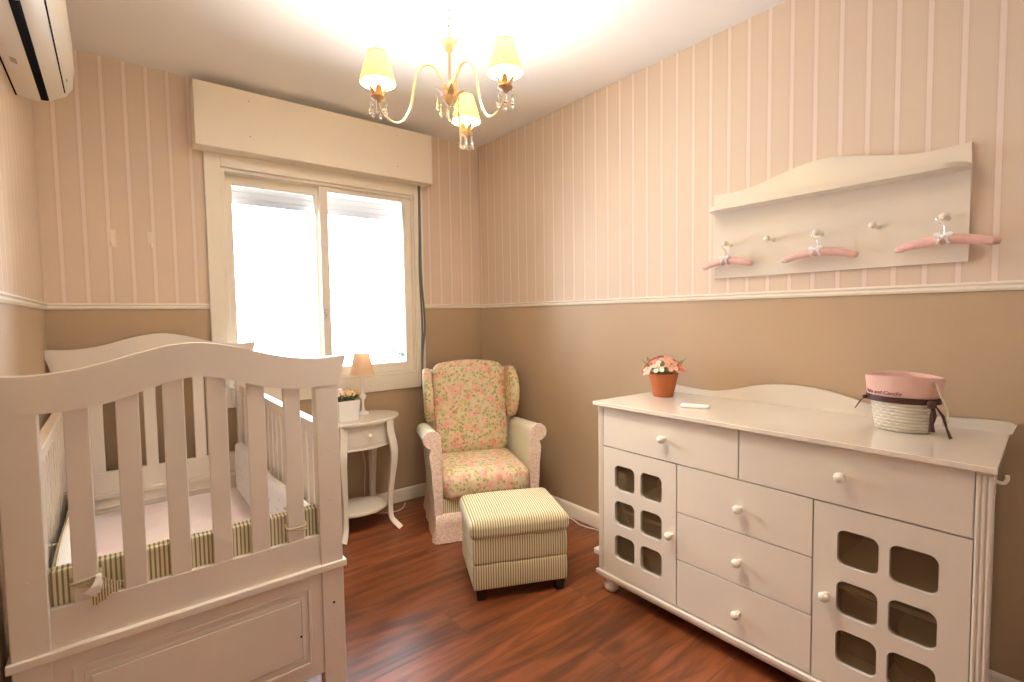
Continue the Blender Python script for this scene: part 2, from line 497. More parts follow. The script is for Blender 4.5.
    def build(s, name, mats, parent=None, smooth=False, bevel=0.0, world=True, label=None, bseg=2, angle=38):
        if not isinstance(mats, (list, tuple)): mats = [mats]
        vv = s.v
        if parent is not None and world:
            r = parent
            while r.parent is not None: r = r.parent
            inv = (Matrix.Translation(r.location) @ r.rotation_euler.to_matrix().to_4x4()).inverted()
            vv = [tuple(inv @ Vector(p)) for p in vv]
        me = bpy.data.meshes.new(name)
        me.from_pydata(vv, [], s.f)
        for m in mats: me.materials.append(m)
        me.polygons.foreach_set('material_index', s.mi)
        me.update()
        import bmesh
        bm = bmesh.new(); bm.from_mesh(me)
        bmesh.ops.recalc_face_normals(bm, faces=bm.faces)
        bm.to_mesh(me); bm.free()
        if smooth or bevel:
            me.polygons.foreach_set('use_smooth', [True] * len(me.polygons))
            me.set_sharp_from_angle(angle=radians(angle))
        o = bpy.data.objects.new(name, me)
        COL.objects.link(o)
        if parent is not None: o.parent = parent
        if bevel:
            md = o.modifiers.new('soft_edges', 'BEVEL')
            md.width = bevel; md.segments = bseg; md.limit_method = 'ANGLE'; md.angle_limit = radians(40)
            md.harden_normals = True
        if label: o['label'] = label
        return o

def thing(name, label, cat, loc=(0, 0, 0), rz=0.0, group=None):
    o = bpy.data.objects.new(name, None)
    o.empty_display_size = 0.05
    COL.objects.link(o)
    o.location = loc; o.rotation_euler = (0, 0, rz)
    o['label'] = label; o['category'] = cat
    if group: o['group'] = group
    return o
def tag(o, label, cat, group=None):
    o['label'] = label; o['category'] = cat
    if group: o['group'] = group
    return o
def struct(o):
    o['kind'] = 'structure'; return o
def copy_tree(o, parent=None):
    c = o.copy(); COL.objects.link(c); c.parent = parent
    for ch in [x for x in bpy.data.objects if x.parent == o]:
        copy_tree(ch, c)
    return c
def rrect(x0, x1, y0, y1, r, n=6):
    pts = []
    for cx, cy, a0 in ((x1 - r, y0 + r, -90), (x1 - r, y1 - r, 0), (x0 + r, y1 - r, 90), (x0 + r, y0 + r, 180)):
        for i in range(n + 1):
            a = radians(a0 + 90 * i / n)
            pts.append((cx + r * cos(a), cy + r * sin(a)))
    return pts
def spline(ctrl, n=8):
    """Catmull-Rom through control points"""
    P = [Vector(p) for p in ctrl]
    P = [P[0] * 2 - P[1]] + P + [P[-1] * 2 - P[-2]]
    out = []
    for i in range(1, len(P) - 2):
        for k in range(n):
            t = k / n
            a, b, c, d = P[i - 1], P[i], P[i + 1], P[i + 2]
            out.append(0.5 * ((2 * b) + (c - a) * t + (2 * a - 5 * b + 4 * c - d) * t * t + (3 * b - a - 3 * c + d) * t ** 3))
    out.append(P[-2])
    return out
def interp(tab, x):
    if x <= tab[0][0]: return tab[0][1]
    for (a, va), (b, vb) in zip(tab, tab[1:]):
        if x <= b:
            t = (x - a) / (b - a); t = t * t * (3 - 2 * t) if len(tab) < 3 else t
            return va + (vb - va) * t
    return tab[-1][1]

# ------------------------------------------------------------------ room shell
XL, YF, H = -2.505, -3.85, 2.6
WX0, WX1, WZ0, WZ1 = -1.755, -0.572, 0.905, 2.150     # window opening
m = MB(); m.box(XL - .15, .15, YF - .15, .2, -.12, 0); struct(m.build('floor', M['floor']))
m = MB(); m.box(XL - .15, .15, YF - .15, .2, H, H + .12); struct(m.build('ceiling', M['ceil']))
m = MB(); m.plate([(XL - .15, 0), (.15, 0), (.15, H), (XL - .15, H)], [[(WX0, WZ0), (WX1, WZ0), (WX1, WZ1), (WX0, WZ1)]], 1, 0, .18)
struct(m.build('wall_back', M['wall_x']))
m = MB(); m.box(0, .15, YF, 0, 0, H); struct(m.build('wall_right', M['wall_y']))
m = MB(); m.box(XL - .15, XL, YF, 0, 0, H); struct(m.build('wall_left', M['wall_y']))
DX0, DX1, DZ = -1.35, -.55, 2.1
m = MB(); m.plate([(XL - .15, 0), (DX0, 0), (DX0, DZ), (DX1, DZ), (DX1, 0), (.15, 0), (.15, H), (XL - .15, H)], [], 1, YF - .15, YF)
struct(m.build('wall_front', M['ceil']))  # unseen wall, painted white to bounce light back into the room
# closed door behind the camera
m = MB(); m.box(DX0 + .004, DX1 - .004, YF - .09, YF - .05, 0.006, DZ - .004)
dr = struct(m.build('door_1', M['door'], bevel=.003))
m = MB()
m.box(DX0 - .07, DX0, YF, YF + .015, 0, DZ + .07).box(DX1, DX1 + .07, YF, YF + .015, 0, DZ + .07).box(DX0, DX1, YF, YF + .015, DZ, DZ + .07)
m.build('door_casing', M['door'], dr, bevel=.003)
m = MB(); m.tube([(DX0 + .07, YF - .05, 1.0), (DX0 + .07, YF, 1.0), (DX0 + .19, YF, 1.0)], .009); m.build('door_handle', M['chrome'], dr, smooth=True)

# baseboards and dado rail
def skirting(name, p0, p1, nx, ny):
    prof = [(0, 0), (.014, 0), (.014, .070), (.011, .080), (.006, .086), (0, .089)]
    m = MB(); V = []
    for (x, y) in (p0, p1):
        for d, z in prof: V.append((x + nx * d, y + ny * d, z))
    n = len(prof); Fc = [(i, (i + 1) % n, (i + 1) % n + n, i + n) for i in range(n)] + [tuple(range(n)), tuple(range(n, 2 * n))]
    m.add(V, Fc); return struct(m.build(name, M['trim'], smooth=True, angle=25))
skirting('baseboard_back', (XL, 0), (0, 0), 0, -1)
skirting('baseboard_right', (0, 0), (0, YF), -1, 0)
skirting('baseboard_left', (XL, 0), (XL, YF), 1, 0)
def rail(name, p0, p1, nx, ny):
    prof = [(0, 1.361), (.008, 1.362), (.012, 1.370), (.010, 1.378), (.016, 1.384), (.014, 1.391), (0, 1.392)]
    m = MB(); V = []
    for (x, y) in (p0, p1):
        for d, z in prof: V.append((x + nx * d, y + ny * d, z))
    n = len(prof); Fc = [(i, (i + 1) % n, (i + 1) % n + n, i + n) for i in range(n)] + [tuple(range(n)), tuple(range(n, 2 * n))]
    m.add(V, Fc); return struct(m.build(name, M['trim'], smooth=True, angle=25))
rail('trim_1', (XL, 0), (-1.835, 0), 0, -1)
rail('trim_2', (-.505, 0), (0, 0), 0, -1)
rail('trim_3', (0, 0), (0, YF), -1, 0)
rail('trim_4', (XL, 0), (XL, YF), 1, 0)

# window: casing, sill board, two sliding sashes, panes, outside shutter slats
m = MB()
m.box(-1.835, WX0, -.018, 0, .80, 2.222).box(WX1, -.505, -.018, 0, .80, 2.222)
m.box(WX0, WX1, -.018, 0, WZ1, 2.222).box(WX0, WX1, -.018, 0, .80, WZ0)
win = struct(m.build('window_1', M['upvc'], bevel=.003))
m = MB(); m.plate([(WX0, WZ0), (WX1, WZ0), (WX1, WZ1), (WX0, WZ1)], [[(WX0 + .02, WZ0 + .02), (WX1 - .012, WZ0 + .02), (WX1 - .012, WZ1 - .018), (WX0 + .02, WZ1 - .018)]], 1, .0, .13)
m.build('window_frame', M['upvc'], win, bevel=.002)
def sash(x0, x1, y0, y1, st, top, bot, nm):
    m = MB(); z0, z1 = WZ0 + .02, WZ1 - .018
    m.plate([(x0, z0), (x1, z0), (x1, z1), (x0, z1)], [[(x0 + st[0], z0 + bot), (x1 - st[1], z0 + bot), (x1 - st[1], z1 - top), (x0 + st[0], z1 - top)]], 1, y0, y1)
    o = m.build('sliding_sash', M['upvc'], win, bevel=.003)
    m = MB(); yc = (y0 + y1) / 2
    m.box(x0 + st[0], x1 - st[1], yc - .003, yc + .003, z0 + bot, z1 - top)
    m.build('pane', M['glass'], o)
    return o
sash(WX0 + .02, -1.175, .070, .105, (.045, .05), .05, .055, 'l')
s2 = sash(-1.212, WX1 - .012, .020, .055, (.052, .055), .025, .06, 'r')
m = MB(); m.box(-1.200, -1.190, .012, .020, 1.30, 1.36); m.rbox((-1.195, .008, 1.33), (.005, .005, .016), 4, 6)
m.build('sash_latch', M['chrome'], s2, smooth=True)
m = MB()
for k in range(4):
    z = WZ1 - .02 - k * .036
    m.box(WX0 + .02, WX1 - .012, .140 + .003 * (k % 2), .152 + .003 * (k % 2), z - .0355, z)
m.build('shutter_slats', M['blind'], win, bevel=.003)

# ------------------------------------------------------------------ pelmet over the window and strap
p = thing('shutter_box', 'wide cream box pelmet above the sliding window, under the ceiling', 'pelmet', (-1.18, 0, 2.22))
m = MB(); m.box(-1.882, -.478, -.122, -.104, 2.222, 2.552).box(-1.882, -1.864, -.104, 0, 2.222, 2.552).box(-.496, -.478, -.104, 0, 2.222, 2.552)
m.box(-1.864, -.496, -.104, 0, 2.534, 2.552)
m.build('front_board', M['pelmet'], p, bevel=.002)
m = MB(); m.box(-1.864, -.496, -.104, 0, 2.222, 2.236); m.build('underside_board', M['pelmet'], p)
for x, z in ((-1.62, 2.50), (-1.62, 2.31), (-.74, 2.50), (-.74, 2.30)):
    sc = MB(); sc.lathe([(0, 0), (.004, .0002), (.004, .001), (0, .0012)], (x, -.1232, z), 10, axis=1); sc.build('screw_cap', M['tag'], p)
m = MB()
for off, amp in ((0, .004), (.012, .012)):
    pts = spline([(-.536 + off * .4, -.026, 2.222), (-.540 + off * .5, -.03, 1.9), (-.546 + off, -.03, 1.6), (-.540 + off + amp, -.032, 1.25), (-.536 + off - amp, -.03, 1.05), (-.545, -.028, .82)], 8)
    m.tube(pts, .007, 6, flat=.22)
m.lathe([(0, -.03), (.008, -.02), (.012, 0), (.006, .03), (0, .035)], (-.545, -.028, .80), 10)
tag(m.build('shutter_strap', M['strap'], smooth=True), 'dark grey shutter strap hanging beside the window casing', 'strap')

for i, x in enumerate((-2.238, -2.089)):
    m = MB(); m.box(x - .011, x + .011, -.004, 0, 1.672, 1.760); m.rbox((x + .004 * (i * 2 - 1), -.008, 1.690), (.008, .006, .014), 4, 6)
    tag(m.build('adhesive_hook', M['tape'], bevel=.0015),
        ('small ivory adhesive hook on the striped wall, the one farther from the window' if i == 0 else 'small ivory adhesive hook on the striped wall, the one nearer the window'), 'wall hook')

# ------------------------------------------------------------------ air conditioner
ac = thing('air_conditioner', 'white split air conditioner mounted high near the ceiling above the crib', 'air conditioner', (XL, -.95, 2.15))
Y0, Y1 = -.55, -1.36
prof = [(XL, 2.160), (-2.46, 2.150), (-2.415, 2.155), (-2.361, 2.186), (-2.340, 2.221), (-2.332, 2.30), (-2.334, 2.40), (-2.35, 2.435), (-2.40, 2.445), (XL, 2.445)]
m = MB(); m.prism(prof, 1, Y1, Y0); m.build('body', M['acw'], ac, bevel=.004)
def seg_on(p0, p1, t0, t1, lift):
    a = Vector(p0); b = Vector(p1); d = (b - a); n = Vector((d.y, -d.x)).normalized()
    return a + d * t0 + n * lift, a + d * t1 + n * lift
a, b = Vector((-2.425, 2.1530)), Vector((-2.405, 2.1590))
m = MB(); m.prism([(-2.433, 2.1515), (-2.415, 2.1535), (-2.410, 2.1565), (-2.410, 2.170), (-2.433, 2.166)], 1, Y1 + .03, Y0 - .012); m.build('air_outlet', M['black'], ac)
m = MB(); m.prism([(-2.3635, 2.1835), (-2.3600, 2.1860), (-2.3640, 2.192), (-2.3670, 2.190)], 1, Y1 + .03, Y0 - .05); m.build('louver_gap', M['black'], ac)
m = MB(); m.prism([(-2.352, 2.2), (-2.349, 2.204), (-2.354, 2.208), (-2.357, 2.204)], 1, -.70, -.675); m.build('small_label', M['tag'], ac)
m = MB(); m.prism([(-2.478, 2.1525), (-2.462, 2.1490), (-2.462, 2.156), (-2.478, 2.157)], 1, -.93, -.89); m.build('small_label', M['tag'], ac)
m = MB(); m.prism([(XL, 2.1585), (-2.4995, 2.1582), (-2.4995, 2.166), (XL, 2.166)], 1, Y1, Y0 + .001); m.build('mounting_gap', M['black'], ac)  # solid black strip standing in for the shadow line against the wall

# ------------------------------------------------------------------ chandelier
CX, CY = -1.253, -1.609
ch = thing('chandelier', 'three-arm antique cream chandelier with yellow shades and crystal drops', 'chandelier', (CX, CY, 2.6))
m = MB(); m.lathe([(0, 2.6), (.05, 2.6), (.05, 2.592), (.035, 2.575), (.012, 2.56), (0, 2.555)], (CX, CY, 0), 24); m.build('ceiling_rose', M['antiquew'], ch, smooth=True)
m = MB()
z = 2.555; k = 0
while z > 2.315:
    pts = []
    for i in range(14):
        a = 2 * pi * i / 14
        u, w = .0065 * cos(a), .0165 * sin(a)
        pts.append((CX + (u if k % 2 else 0), CY + (0 if k % 2 else u), z - .0165 + w))
    m.tube(pts, .0022, 6, closed=True); z -= .0275; k += 1
m.build('chain', M['chainm'], ch, smooth=True)
m = MB(); m.lathe([(0, 2.318), (.004, 2.315), (.004, 2.30), (.009, 2.295), (.012, 2.285), (.016, 2.275), (.010, 2.268), (.0055, 2.262), (.0048, 2.20), (.0055, 2.165), (.010, 2.155), (.017, 2.14), (.026, 2.118), (.027, 2.100), (.020, 2.084), (.008, 2.074), (0, 2.07)], (CX, CY, 0), 20)
m.build('column', M['antique'], ch, smooth=True, angle=60)
def leaf(m, c, ang, r0, z0, L, w, bend):
    """curled acanthus leaf rising outward from the stem"""
    dx, dy = cos(ang), sin(ang)
    n = 7; V = []
    for i in range(n):
        t = i / (n - 1)
        r = r0 + bend * t ** 1.6; zz = z0 + L * t - .3 * L * max(0, t - .75)
        ww = w * sin(pi * min(1, .12 + .88 * t)) ** .8 + .0008
        for s_ in (-1, 0, 1):
            V.append((c[0] + dx * (r - abs(s_) * .002) - dy * ww * s_, c[1] + dy * (r - abs(s_) * .002) + dx * ww * s_, zz))
    nn = len(V)
    V2 = [(v[0] + dx * .0012, v[1] + dy * .0012, v[2] - .0008) for v in V]
    Fc = []
    for i in range(n - 1):
        for s_ in (0, 1):
            a = i * 3 + s_
            Fc += [(a, a + 1, a + 4, a + 3), (a + nn, a + 3 + nn, a + 4 + nn, a + 1 + nn)]
        Fc += [(i * 3, i * 3 + 3, i * 3 + 3 + nn, i * 3 + nn), (i * 3 + 2, i * 3 + 5, i * 3 + 5 + nn, i * 3 + 2 + nn)]
    m.add(V + V2, Fc)
for k in range(6):
    m = MB(); leaf(m, (CX, CY), k * pi / 3, .010, 2.272, .042, .012, .034); m.build('leaf', M['antique'], ch, smooth=True, angle=60)
    m = MB(); leaf(m, (CX, CY), k * pi / 3 + .3, .019, 2.085, .062, .014, .010); m.build('leaf', M['antique'], ch, smooth=True, angle=60)
for k in range(5):
    m = MB(); leaf(m, (CX, CY), k * 2 * pi / 5 + .5, .014, 2.090, .045, .010, .045); m.build('leaf', M['antique'], ch, smooth=True, angle=60)
def drop(m, x, y, z, s_=1.0):
    m.lathe([(0, 0), (.0035 * s_, -.003 * s_), (0, -.007 * s_)], (x, y, z), 8)
    m.lathe([(0, -.008 * s_), (.0015 * s_, -.012 * s_), (.0025 * s_, -.020 * s_), (.0055 * s_, -.030 * s_), (.0062 * s_, -.036 * s_), (.004 * s_, -.042 * s_), (0, -.045 * s_)], (x, y, z), 8)
for k in range(5):
    a = k * 2 * pi / 5 + .5; x, y = CX + .050 * cos(a), CY + .050 * sin(a)
    m = MB(); m.tube([(x, y, 2.124), (x, y, 2.095)], .0006, 5)
    drop(m, x, y, 2.098, 1.15); m.build('crystal_drop', M['crystal'], ch, smooth=True)
for k in range(4):
    a = k * pi / 2 + .2; m = MB(); drop(m, CX + .014 * cos(a), CY + .014 * sin(a), 2.082, 1.1); m.build('crystal_drop', M['crystal'], ch, smooth=True)
m = MB(); drop(m, CX, CY, 2.073, 1.4); m.build('crystal_drop', M['crystal'], ch, smooth=True)
R_, TH = .258, .76
for k, th in enumerate((TH, TH + 2 * pi / 3, TH - 2 * pi / 3)):
    dx, dy = cos(th), sin(th)
    def W(r, z): return (CX + dx * r, CY + dy * r, z)
    m = MB(); m.tube([tuple(p) for p in spline([W(.012, 2.115), W(.028, 2.160), W(.055, 2.200), (W(.085, 2.208)), W(.112, 2.185), W(.130, 2.13), W(.146, 2.05), W(.172, 2.000), W(.202, 1.988), W(.234, 2.003), W(.253, 2.028), W(.258, 2.052)], 5)], .0045, 8)
    arm = m.build('arm', M['antiquew'], ch, smooth=True)
    lc = W(R_, 0)
    m = MB(); m.lathe([(0, 2.046), (.006, 2.048), (.010, 2.056), (.024, 2.064), (.026, 2.068), (.010, 2.068), (.009, 2.078), (0, 2.078)], (lc[0], lc[1], 0), 18)
    for j in range(5): leaf(m, lc, th + j * 2 * pi / 5 + .3, .012, 2.060, .046, .011, .024)
    m.build('drip_pan', M['antique'], arm, smooth=True, angle=60)
    m = MB(); m.lathe([(0, 2.076), (.009, 2.077), (.009, 2.110), (0, 2.112)], (lc[0], lc[1], 0), 14); m.build('candle_sleeve', M['candle'], arm, smooth=True)
    m = MB(); m.lathe([(0, 2.112), (.006, 2.114), (.011, 2.122), (.011, 2.128), (.006, 2.135), (0, 2.137)], (lc[0], lc[1], 0), 16); m.build('bulb', M['bulb'], arm, smooth=True)
    m = MB(); m.lathe([(.061, 2.116), (.0465, 2.167), (.0315, 2.218), (.0305, 2.218), (.0455, 2.167), (.060, 2.116), (.061, 2.116)], (lc[0], lc[1], 0), 40, cap=False)
    m.build('lamp_shade', M['shade'], arm, smooth=True)
    for rr, zz in ((.0611, 2.1165), (.0317, 2.2175)):
        m = MB(); m.lathe([(rr - .0015, zz - .0015), (rr + .0008, zz - .0015), (rr + .0006, zz + .002), (rr - .0018, zz + .002), (rr - .0015, zz - .0015)], (lc[0], lc[1], 0), 40, cap=False); m.build('shade_binding', M['shadetrim'], arm, smooth=True)
    for j in range(6):
        a = th + j * pi / 3 + .15; x, y = lc[0] + .027 * cos(a), lc[1] + .027 * sin(a)
        m = MB(); m.tube([(x - .004 * cos(a), y - .004 * sin(a), 2.066), (x, y, 2.062), (x, y, 2.050)], .0006, 5)
        drop(m, x, y, 2.052, 1.1); m.build('crystal_drop', M['crystal'], arm, smooth=True)
    ld = bpy.data.lights.new('chandelier_bulb_light', 'POINT'); ld.energy = BULB; ld.color = (1.0, .90, .78); ld.shadow_soft_size = .02
    lo = bpy.data.objects.new('chandelier_bulb_light', ld); COL.objects.link(lo); lo.location = (lc[0], lc[1], 2.197)

# ------------------------------------------------------------------ crib
XC = -2.078
crib = thing('crib', 'large off-white slatted crib with arched end boards and a quilted mattress inside', 'crib', (XC, -.82, 0))
TOPP = [(0, 1.238), (.05, 1.234), (.10, 1.223), (.15, 1.209), (.20, 1.194), (.25, 1.182), (.29, 1.176), (.35, 1.171), (.439, 1.177)]
BOTP = [(0, 1.140), (.05, 1.134), (.11, 1.116), (.16, 1.099), (.20, 1.088), (.26, 1.079), (.33, 1.077), (.410, 1.079)]
def full(tab): return [(-x, z) for x, z in reversed(tab[1:])] + list(tab)
def smoothtab(tab, n=4):
    return [(p.x, p.y) for p in spline([Vector((a, b, 0)) for a, b in tab], n)]
SLX = [-.262, -.157, -.053, .053, .157, .262]
def end_board(yf, yb, sg, lbl):
    """sg: direction of the decorated face (-1 toward the camera)"""
    y0, y1 = min(yf, yb), max(yf, yb)
    m = MB()
    m.box(XC - .335, XC + .335, y0 + .006, y0 + .024, .095, .575)
    f = y0 + .006
    # raised and fielded panel on the outer face
    ob = [(XC - .298, .142), (XC + .298, .142), (XC + .298, .408), (XC - .298, .408)]
    for inset, d0, hgt in ((0, .0, .005), (.022, .0, .003), (.036, .0, .0065)):
        x0, x1, z0, z1 = XC - .298 + inset, XC + .298 - inset, .142 + inset, .408 - inset
        if inset == .036:
            m.box(x0, x1, f - hgt, f, z0, z1)
        else:
            w = .010
            m.plate([(x0, z0), (x1, z0), (x1, z1), (x0, z1)], [[(x0 + w, z0 + w), (x1 - w, z0 + w), (x1 - w, z1 - w), (x0 + w, z1 - w)]], 1, f - hgt, f)
    eb = m.build('end_board', M['crib'], crib, bevel=.0025, label=lbl)
    m = MB(); m.box(XC - .418, XC + .418, y0 - .010, y1 + .004, .448, .472); m.build('ledge', M['crib'], eb, bevel=.004)
    for s_ in (-1, 1):
        m = MB(); m.box(XC + s_ * .334, XC + s_ * .409, y0, y1, 0.0, 1.082); m.build('post', M['crib'], eb, bevel=.004)
    for sx in SLX:
        zt = interp(full(BOTP), sx) + .015
        m = MB(); m.box(XC + sx - .0255, XC + sx + .0255, y0 + .007, y0 + .025, .57, zt); m.build('slat', M['crib'], eb, bevel=.003)
    tp = smoothtab(full(TOPP)); bt = smoothtab(full(BOTP))
    m = MB(); m.prism([(XC + x, z) for x, z in tp] + [(XC + x, z) for x, z in reversed(bt)], 1, y0 - .003, y1 + .003)
    m.build('top_rail', M['crib'], eb, bevel=.004)
    for x, z in ((XC + .372, .86), (XC + .372, .69), (XC + .372, .255), (XC + .372, .20), (XC - .372, .66), (XC + .27, .355), (XC + .27, .44), (XC - .372, .3)):
        m = MB(); m.lathe([(0, -.0016), (.0042, -.001), (.005, 0.0005)], (x, y0, z), 10, axis=1); m.build('screw_cap', M['crib'], eb, smooth=True)
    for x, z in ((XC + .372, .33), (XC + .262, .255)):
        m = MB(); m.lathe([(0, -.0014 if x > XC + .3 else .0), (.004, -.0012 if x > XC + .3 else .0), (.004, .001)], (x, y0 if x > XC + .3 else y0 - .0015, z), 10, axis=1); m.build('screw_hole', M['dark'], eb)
    return eb
end_board(-1.52, -1.475, -1, None)
end_board(-.135, -.09, 1, None)
for s_ in (-1, 1):
    xa, xb = XC + s_ * .352, XC + s_ * .386
    m = MB(); m.box(xa, xb, -1.476, -.134, .898, .940).box(xa, xb, -1.476, -.134, .300, .350)
    m.box(xa + .006 * s_, xb - .006 * s_, -1.476, -1.43, .34, .90).box(xa + .006 * s_, xb - .006 * s_, -.18, -.134, .34, .90)
    sr = m.build('side_rail', M['crib'], crib, bevel=.004)
    n = 16
    for k in range(n):
        y = -1.43 + (k + 1) * (1.25 / (n + 1))
        m = MB(); m.box(xa + .006 * s_, xb - .006 * s_, y - .025, y + .025, .345, .902); m.build('slat', M['crib'], sr, bevel=.002)
m = MB(); m.box(XC - .352, XC + .352, -1.474, -.136, .262, .280); m.build('base_board', M['crib'], crib)
m = MB(); m.lathe([(0, 0), (.010, .002), (.013, .010), (.008, .020), (0, .022)], (XC + .386, -1.44, .29), 14, axis=0); m.lathe([(0, 0), (.006, .001), (.006, .010), (0, .012)], (XC + .386, -1.44, .262), 12, axis=0)
m.build('rail_catch', M['crib'], crib, smooth=True)
m = MB(); m.rbox((XC, -.806, .335), (.345, .655, .055), 14, 14)
tag(m.build('crib_mattress', M['sheet'], smooth=True, angle=70), 'pale pink and white quilted mattress lying in the crib', 'mattress')

bum = thing('crib_bumper', 'green and cream striped crib bumper with white sprigged lining and tied ribbons', 'crib bumper', (XC, -.82, .39))
def pad(x0, x1, y0, y1, z0, z1, inn):
    m = MB()
    m.rbox(((x0 + x1) / 2, (y0 + y1) / 2, (z0 + z1) / 2), (abs(x1 - x0) / 2, abs(y1 - y0) / 2, (z1 - z0) / 2), 10, 14)
    return m
def wob(amp, f):
    def fn(q, w): return (w[0] + amp * sin(w[1] * f), w[1] + amp * .5 * sin(w[0] * f), w[2] + amp * .6 * sin((w[0] + w[1]) * f * .6))
    return fn
m = MB(); m.rbox((XC, -1.484, .533), (.333, .0095, .130), 14, 14); pd = m.build('striped_panel', M['bstripe'], bum, smooth=True, angle=60)
m = MB(); m.rbox((XC, -1.462, .530), (.330, .014, .128), 10, 14); m.build('lining', M['lining'], pd, smooth=True, angle=60)
m = MB(); m.tube([(XC - .334 + .668 * i / 20, -1.472, .663 + .002 * sin(i)) for i in range(21)], .005, 8); m.build('piping', M['bstripe'], pd, smooth=True)
for s_ in (-1, 1):
    def fn(q, w, s_=s_):
        bulge = .018 * max(0, cos(q[1] * pi / 2)) * cos(q[2] * pi / 2)
        dip = 0.010 * sin(w[1] * 9) * max(0, q[2])
        return (w[0] - s_ * bulge, w[1], w[2] + dip + (.02 * q[1] ** 4 * max(0, q[2]) if s_ > 0 else 0))
    m = MB(); m.rbox((XC + s_ * .318, -.83, .516), (.022, .60, .122), 6, 18, fn)
    pd = m.build('lining_panel', M['lining'], bum, smooth=True, angle=70)
    m = MB(); m.tube([(XC + s_ * .328, -1.41 + 1.16 * i / 24, .636 + .010 * sin((-1.41 + 1.16 * i / 24) * 9)) for i in range(25)], .005, 8); m.build('piping', M['bstripe'], pd, smooth=True)
def ring_tie(m, x, y0, y1, w, z, n=3):
    for j in range(n):
        zz = z + (j - 1) * .008
        pts = []
        for i in range(20):
            a = 2 * pi * i / 20
            pts.append((x + (w + .002) * max(-1, min(1, 1.3 * cos(a))), (y0 + y1) / 2 + (y1 - y0) / 2 * max(-1, min(1, 1.3 * sin(a))), zz + .006 * sin(a + j) - .008 * cos(a + j * .8)))
        m.tube(pts, .0034, 6, closed=True)
def ribbon(m, pts, w, th=.0012):
    """flat ribbon through points; pts = (x,y,z,width,dir) along y-normal plane"""
    V = []; n = len(pts)
    for (x, y, z, dx, dz) in pts:
        V += [(x - dx, y - th, z - dz), (x + dx, y - th, z + dz), (x + dx, y + th, z + dz), (x - dx, y + th, z - dz)]
    Fc = [(0, 1, 2, 3), tuple((n - 1) * 4 + i for i in (3, 2, 1, 0))]
    for i in range(n - 1):
        for k in range(4):
            k2 = (k + 1) % 4
            Fc.append((i * 4 + k, i * 4 + k2, (i + 1) * 4 + k2, (i + 1) * 4 + k))
    m.add(V, Fc)
bx = XC + SLX[0]
m = MB(); ring_tie(m, bx, -1.516, -1.482, .0275, .628); m.build('ribbon_tie', M['tie'], bum, smooth=True)
kx = bx + .026; ky = -1.520
m = MB(); m.rbox((kx, ky, .630), (.007, .006, .010), 3, 6)
ribbon(m, [(kx, ky - .004, .632, .005, .001), (kx - .003, ky - .010, .618, .010, -.001), (kx - .010, ky - .009, .602, .013, -.005), (kx - .020, ky - .004, .590, .012, -.010)], 0)
m.build('bow_knot', M['white'], bum, smooth=True)
for pts in ([(kx + .004, ky - .002, .628, .002, .005), (kx + .016, ky - .008, .612, .004, .009), (kx + .030, ky - .006, .598, .006, .012), (kx + .044, ky - .003, .592, .007, .014)],
            [(kx + .002, ky - .004, .622, .005, .001), (kx + .012, ky - .010, .602, .008, .004), (kx + .024, ky - .008, .582, .009, .006)],
            [(kx, ky - .002, .618, .006, 0), (kx + .002, ky - .008, .592, .008, .001), (kx + .005, ky - .004, .566, .009, .002)],
            [(kx - .002, ky - .001, .618, .005, 0), (kx - .006, ky - .005, .590, .007, -.001), (kx - .010, ky - .003, .560, .008, -.002)]):
    m = MB(); ribbon(m, pts, 0); m.build('bow_tail', M['tailstripe'], bum)
m = MB(); ring_tie(m, XC + SLX[5], -1.516, -1.482, .0275, .628, 2); m.build('ribbon_tie', M['tie'], bum, smooth=True)
for s_, yy in ((1, -.83), (1, -1.30), (-1, -1.2), (-1, -.6)):
    m = MB(); x = XC + s_ * .330
    for j in range(3):
        a = j * 2.1 + yy
        pts = spline([(x - s_ * .012, yy, .628), (x - s_ * (.03 + .008 * j), yy - .03 * cos(a), .622 - .01 * j), (x - s_ * .02, yy - .05 * cos(a), .600 + .01 * j), (x - s_ * .022, yy - .02 * sin(a), .618)], 5)
        m.tube([tuple(p_) for p_ in pts], .0035, 6, flat=.5)
    m.tube([(x - s_ * .012, yy, .63), (x + s_ * .008, yy + .012, .632), (x + s_ * .046, yy + .01, .633)], .003, 6)
    m.build('side_tie', M['bstripe'], bum, smooth=True)

# ------------------------------------------------------------------ dresser
dres = thing('dresser', 'long cream dresser with five drawers and two glazed doors under the wall shelf', 'dresser', (-.27, -2.32, 0))
FX = -.505                                   # front plane
ya, yb = -1.655, -2.990
m = MB()
m.box(FX + .022, -.018, ya - .030, ya - .048, .098, .88).box(FX + .022, -.018, yb + .066, yb + .082, .098, .88)   # sides
m.box(-.030, -.018, ya - .03, yb + .066, .098, .88)                                                                # back
m.box(FX + .022, -.03, ya - .03, yb + .066, .098, .116)                                                            # bottom
m.box(FX + .022, -.03, -2.060, -2.078, .116, .88).box(FX + .022, -.03, -2.565, -2.583, .116, .88)                 # dividers
m.box(FX + .022, -.03, ya - .03, yb + .066, .684, .700)                                                            # deck under top drawers
m.build('carcass', M['cabin'], dres)
m = MB(); m.box(FX + .03, -.03, -1.69, -2.060, .395, .410).box(FX + .03, -.03, -2.583, -2.91, .415, .430); m.build('inner_shelf', M['lacq'], dres)
m = MB(); m.prism([(-.530, -1.640), (-.530, -3.001), (-.020, -2.966), (-.004, -2.966), (-.004, -1.664), (-.020, -1.664)], 2, .882, .899); m.build('top', M['lacqtop'], dres, bevel=.003)
G = [(0, .990), (.06, .988), (.12, .981), (.18, .969), (.24, .952), (.30, .937), (.35, .928), (.40, .925), (.48, .928), (.56, .934), (.62, .937), (.65, .936), (.664, .928)]
m = MB(); pr = smoothtab(full(G), 3)
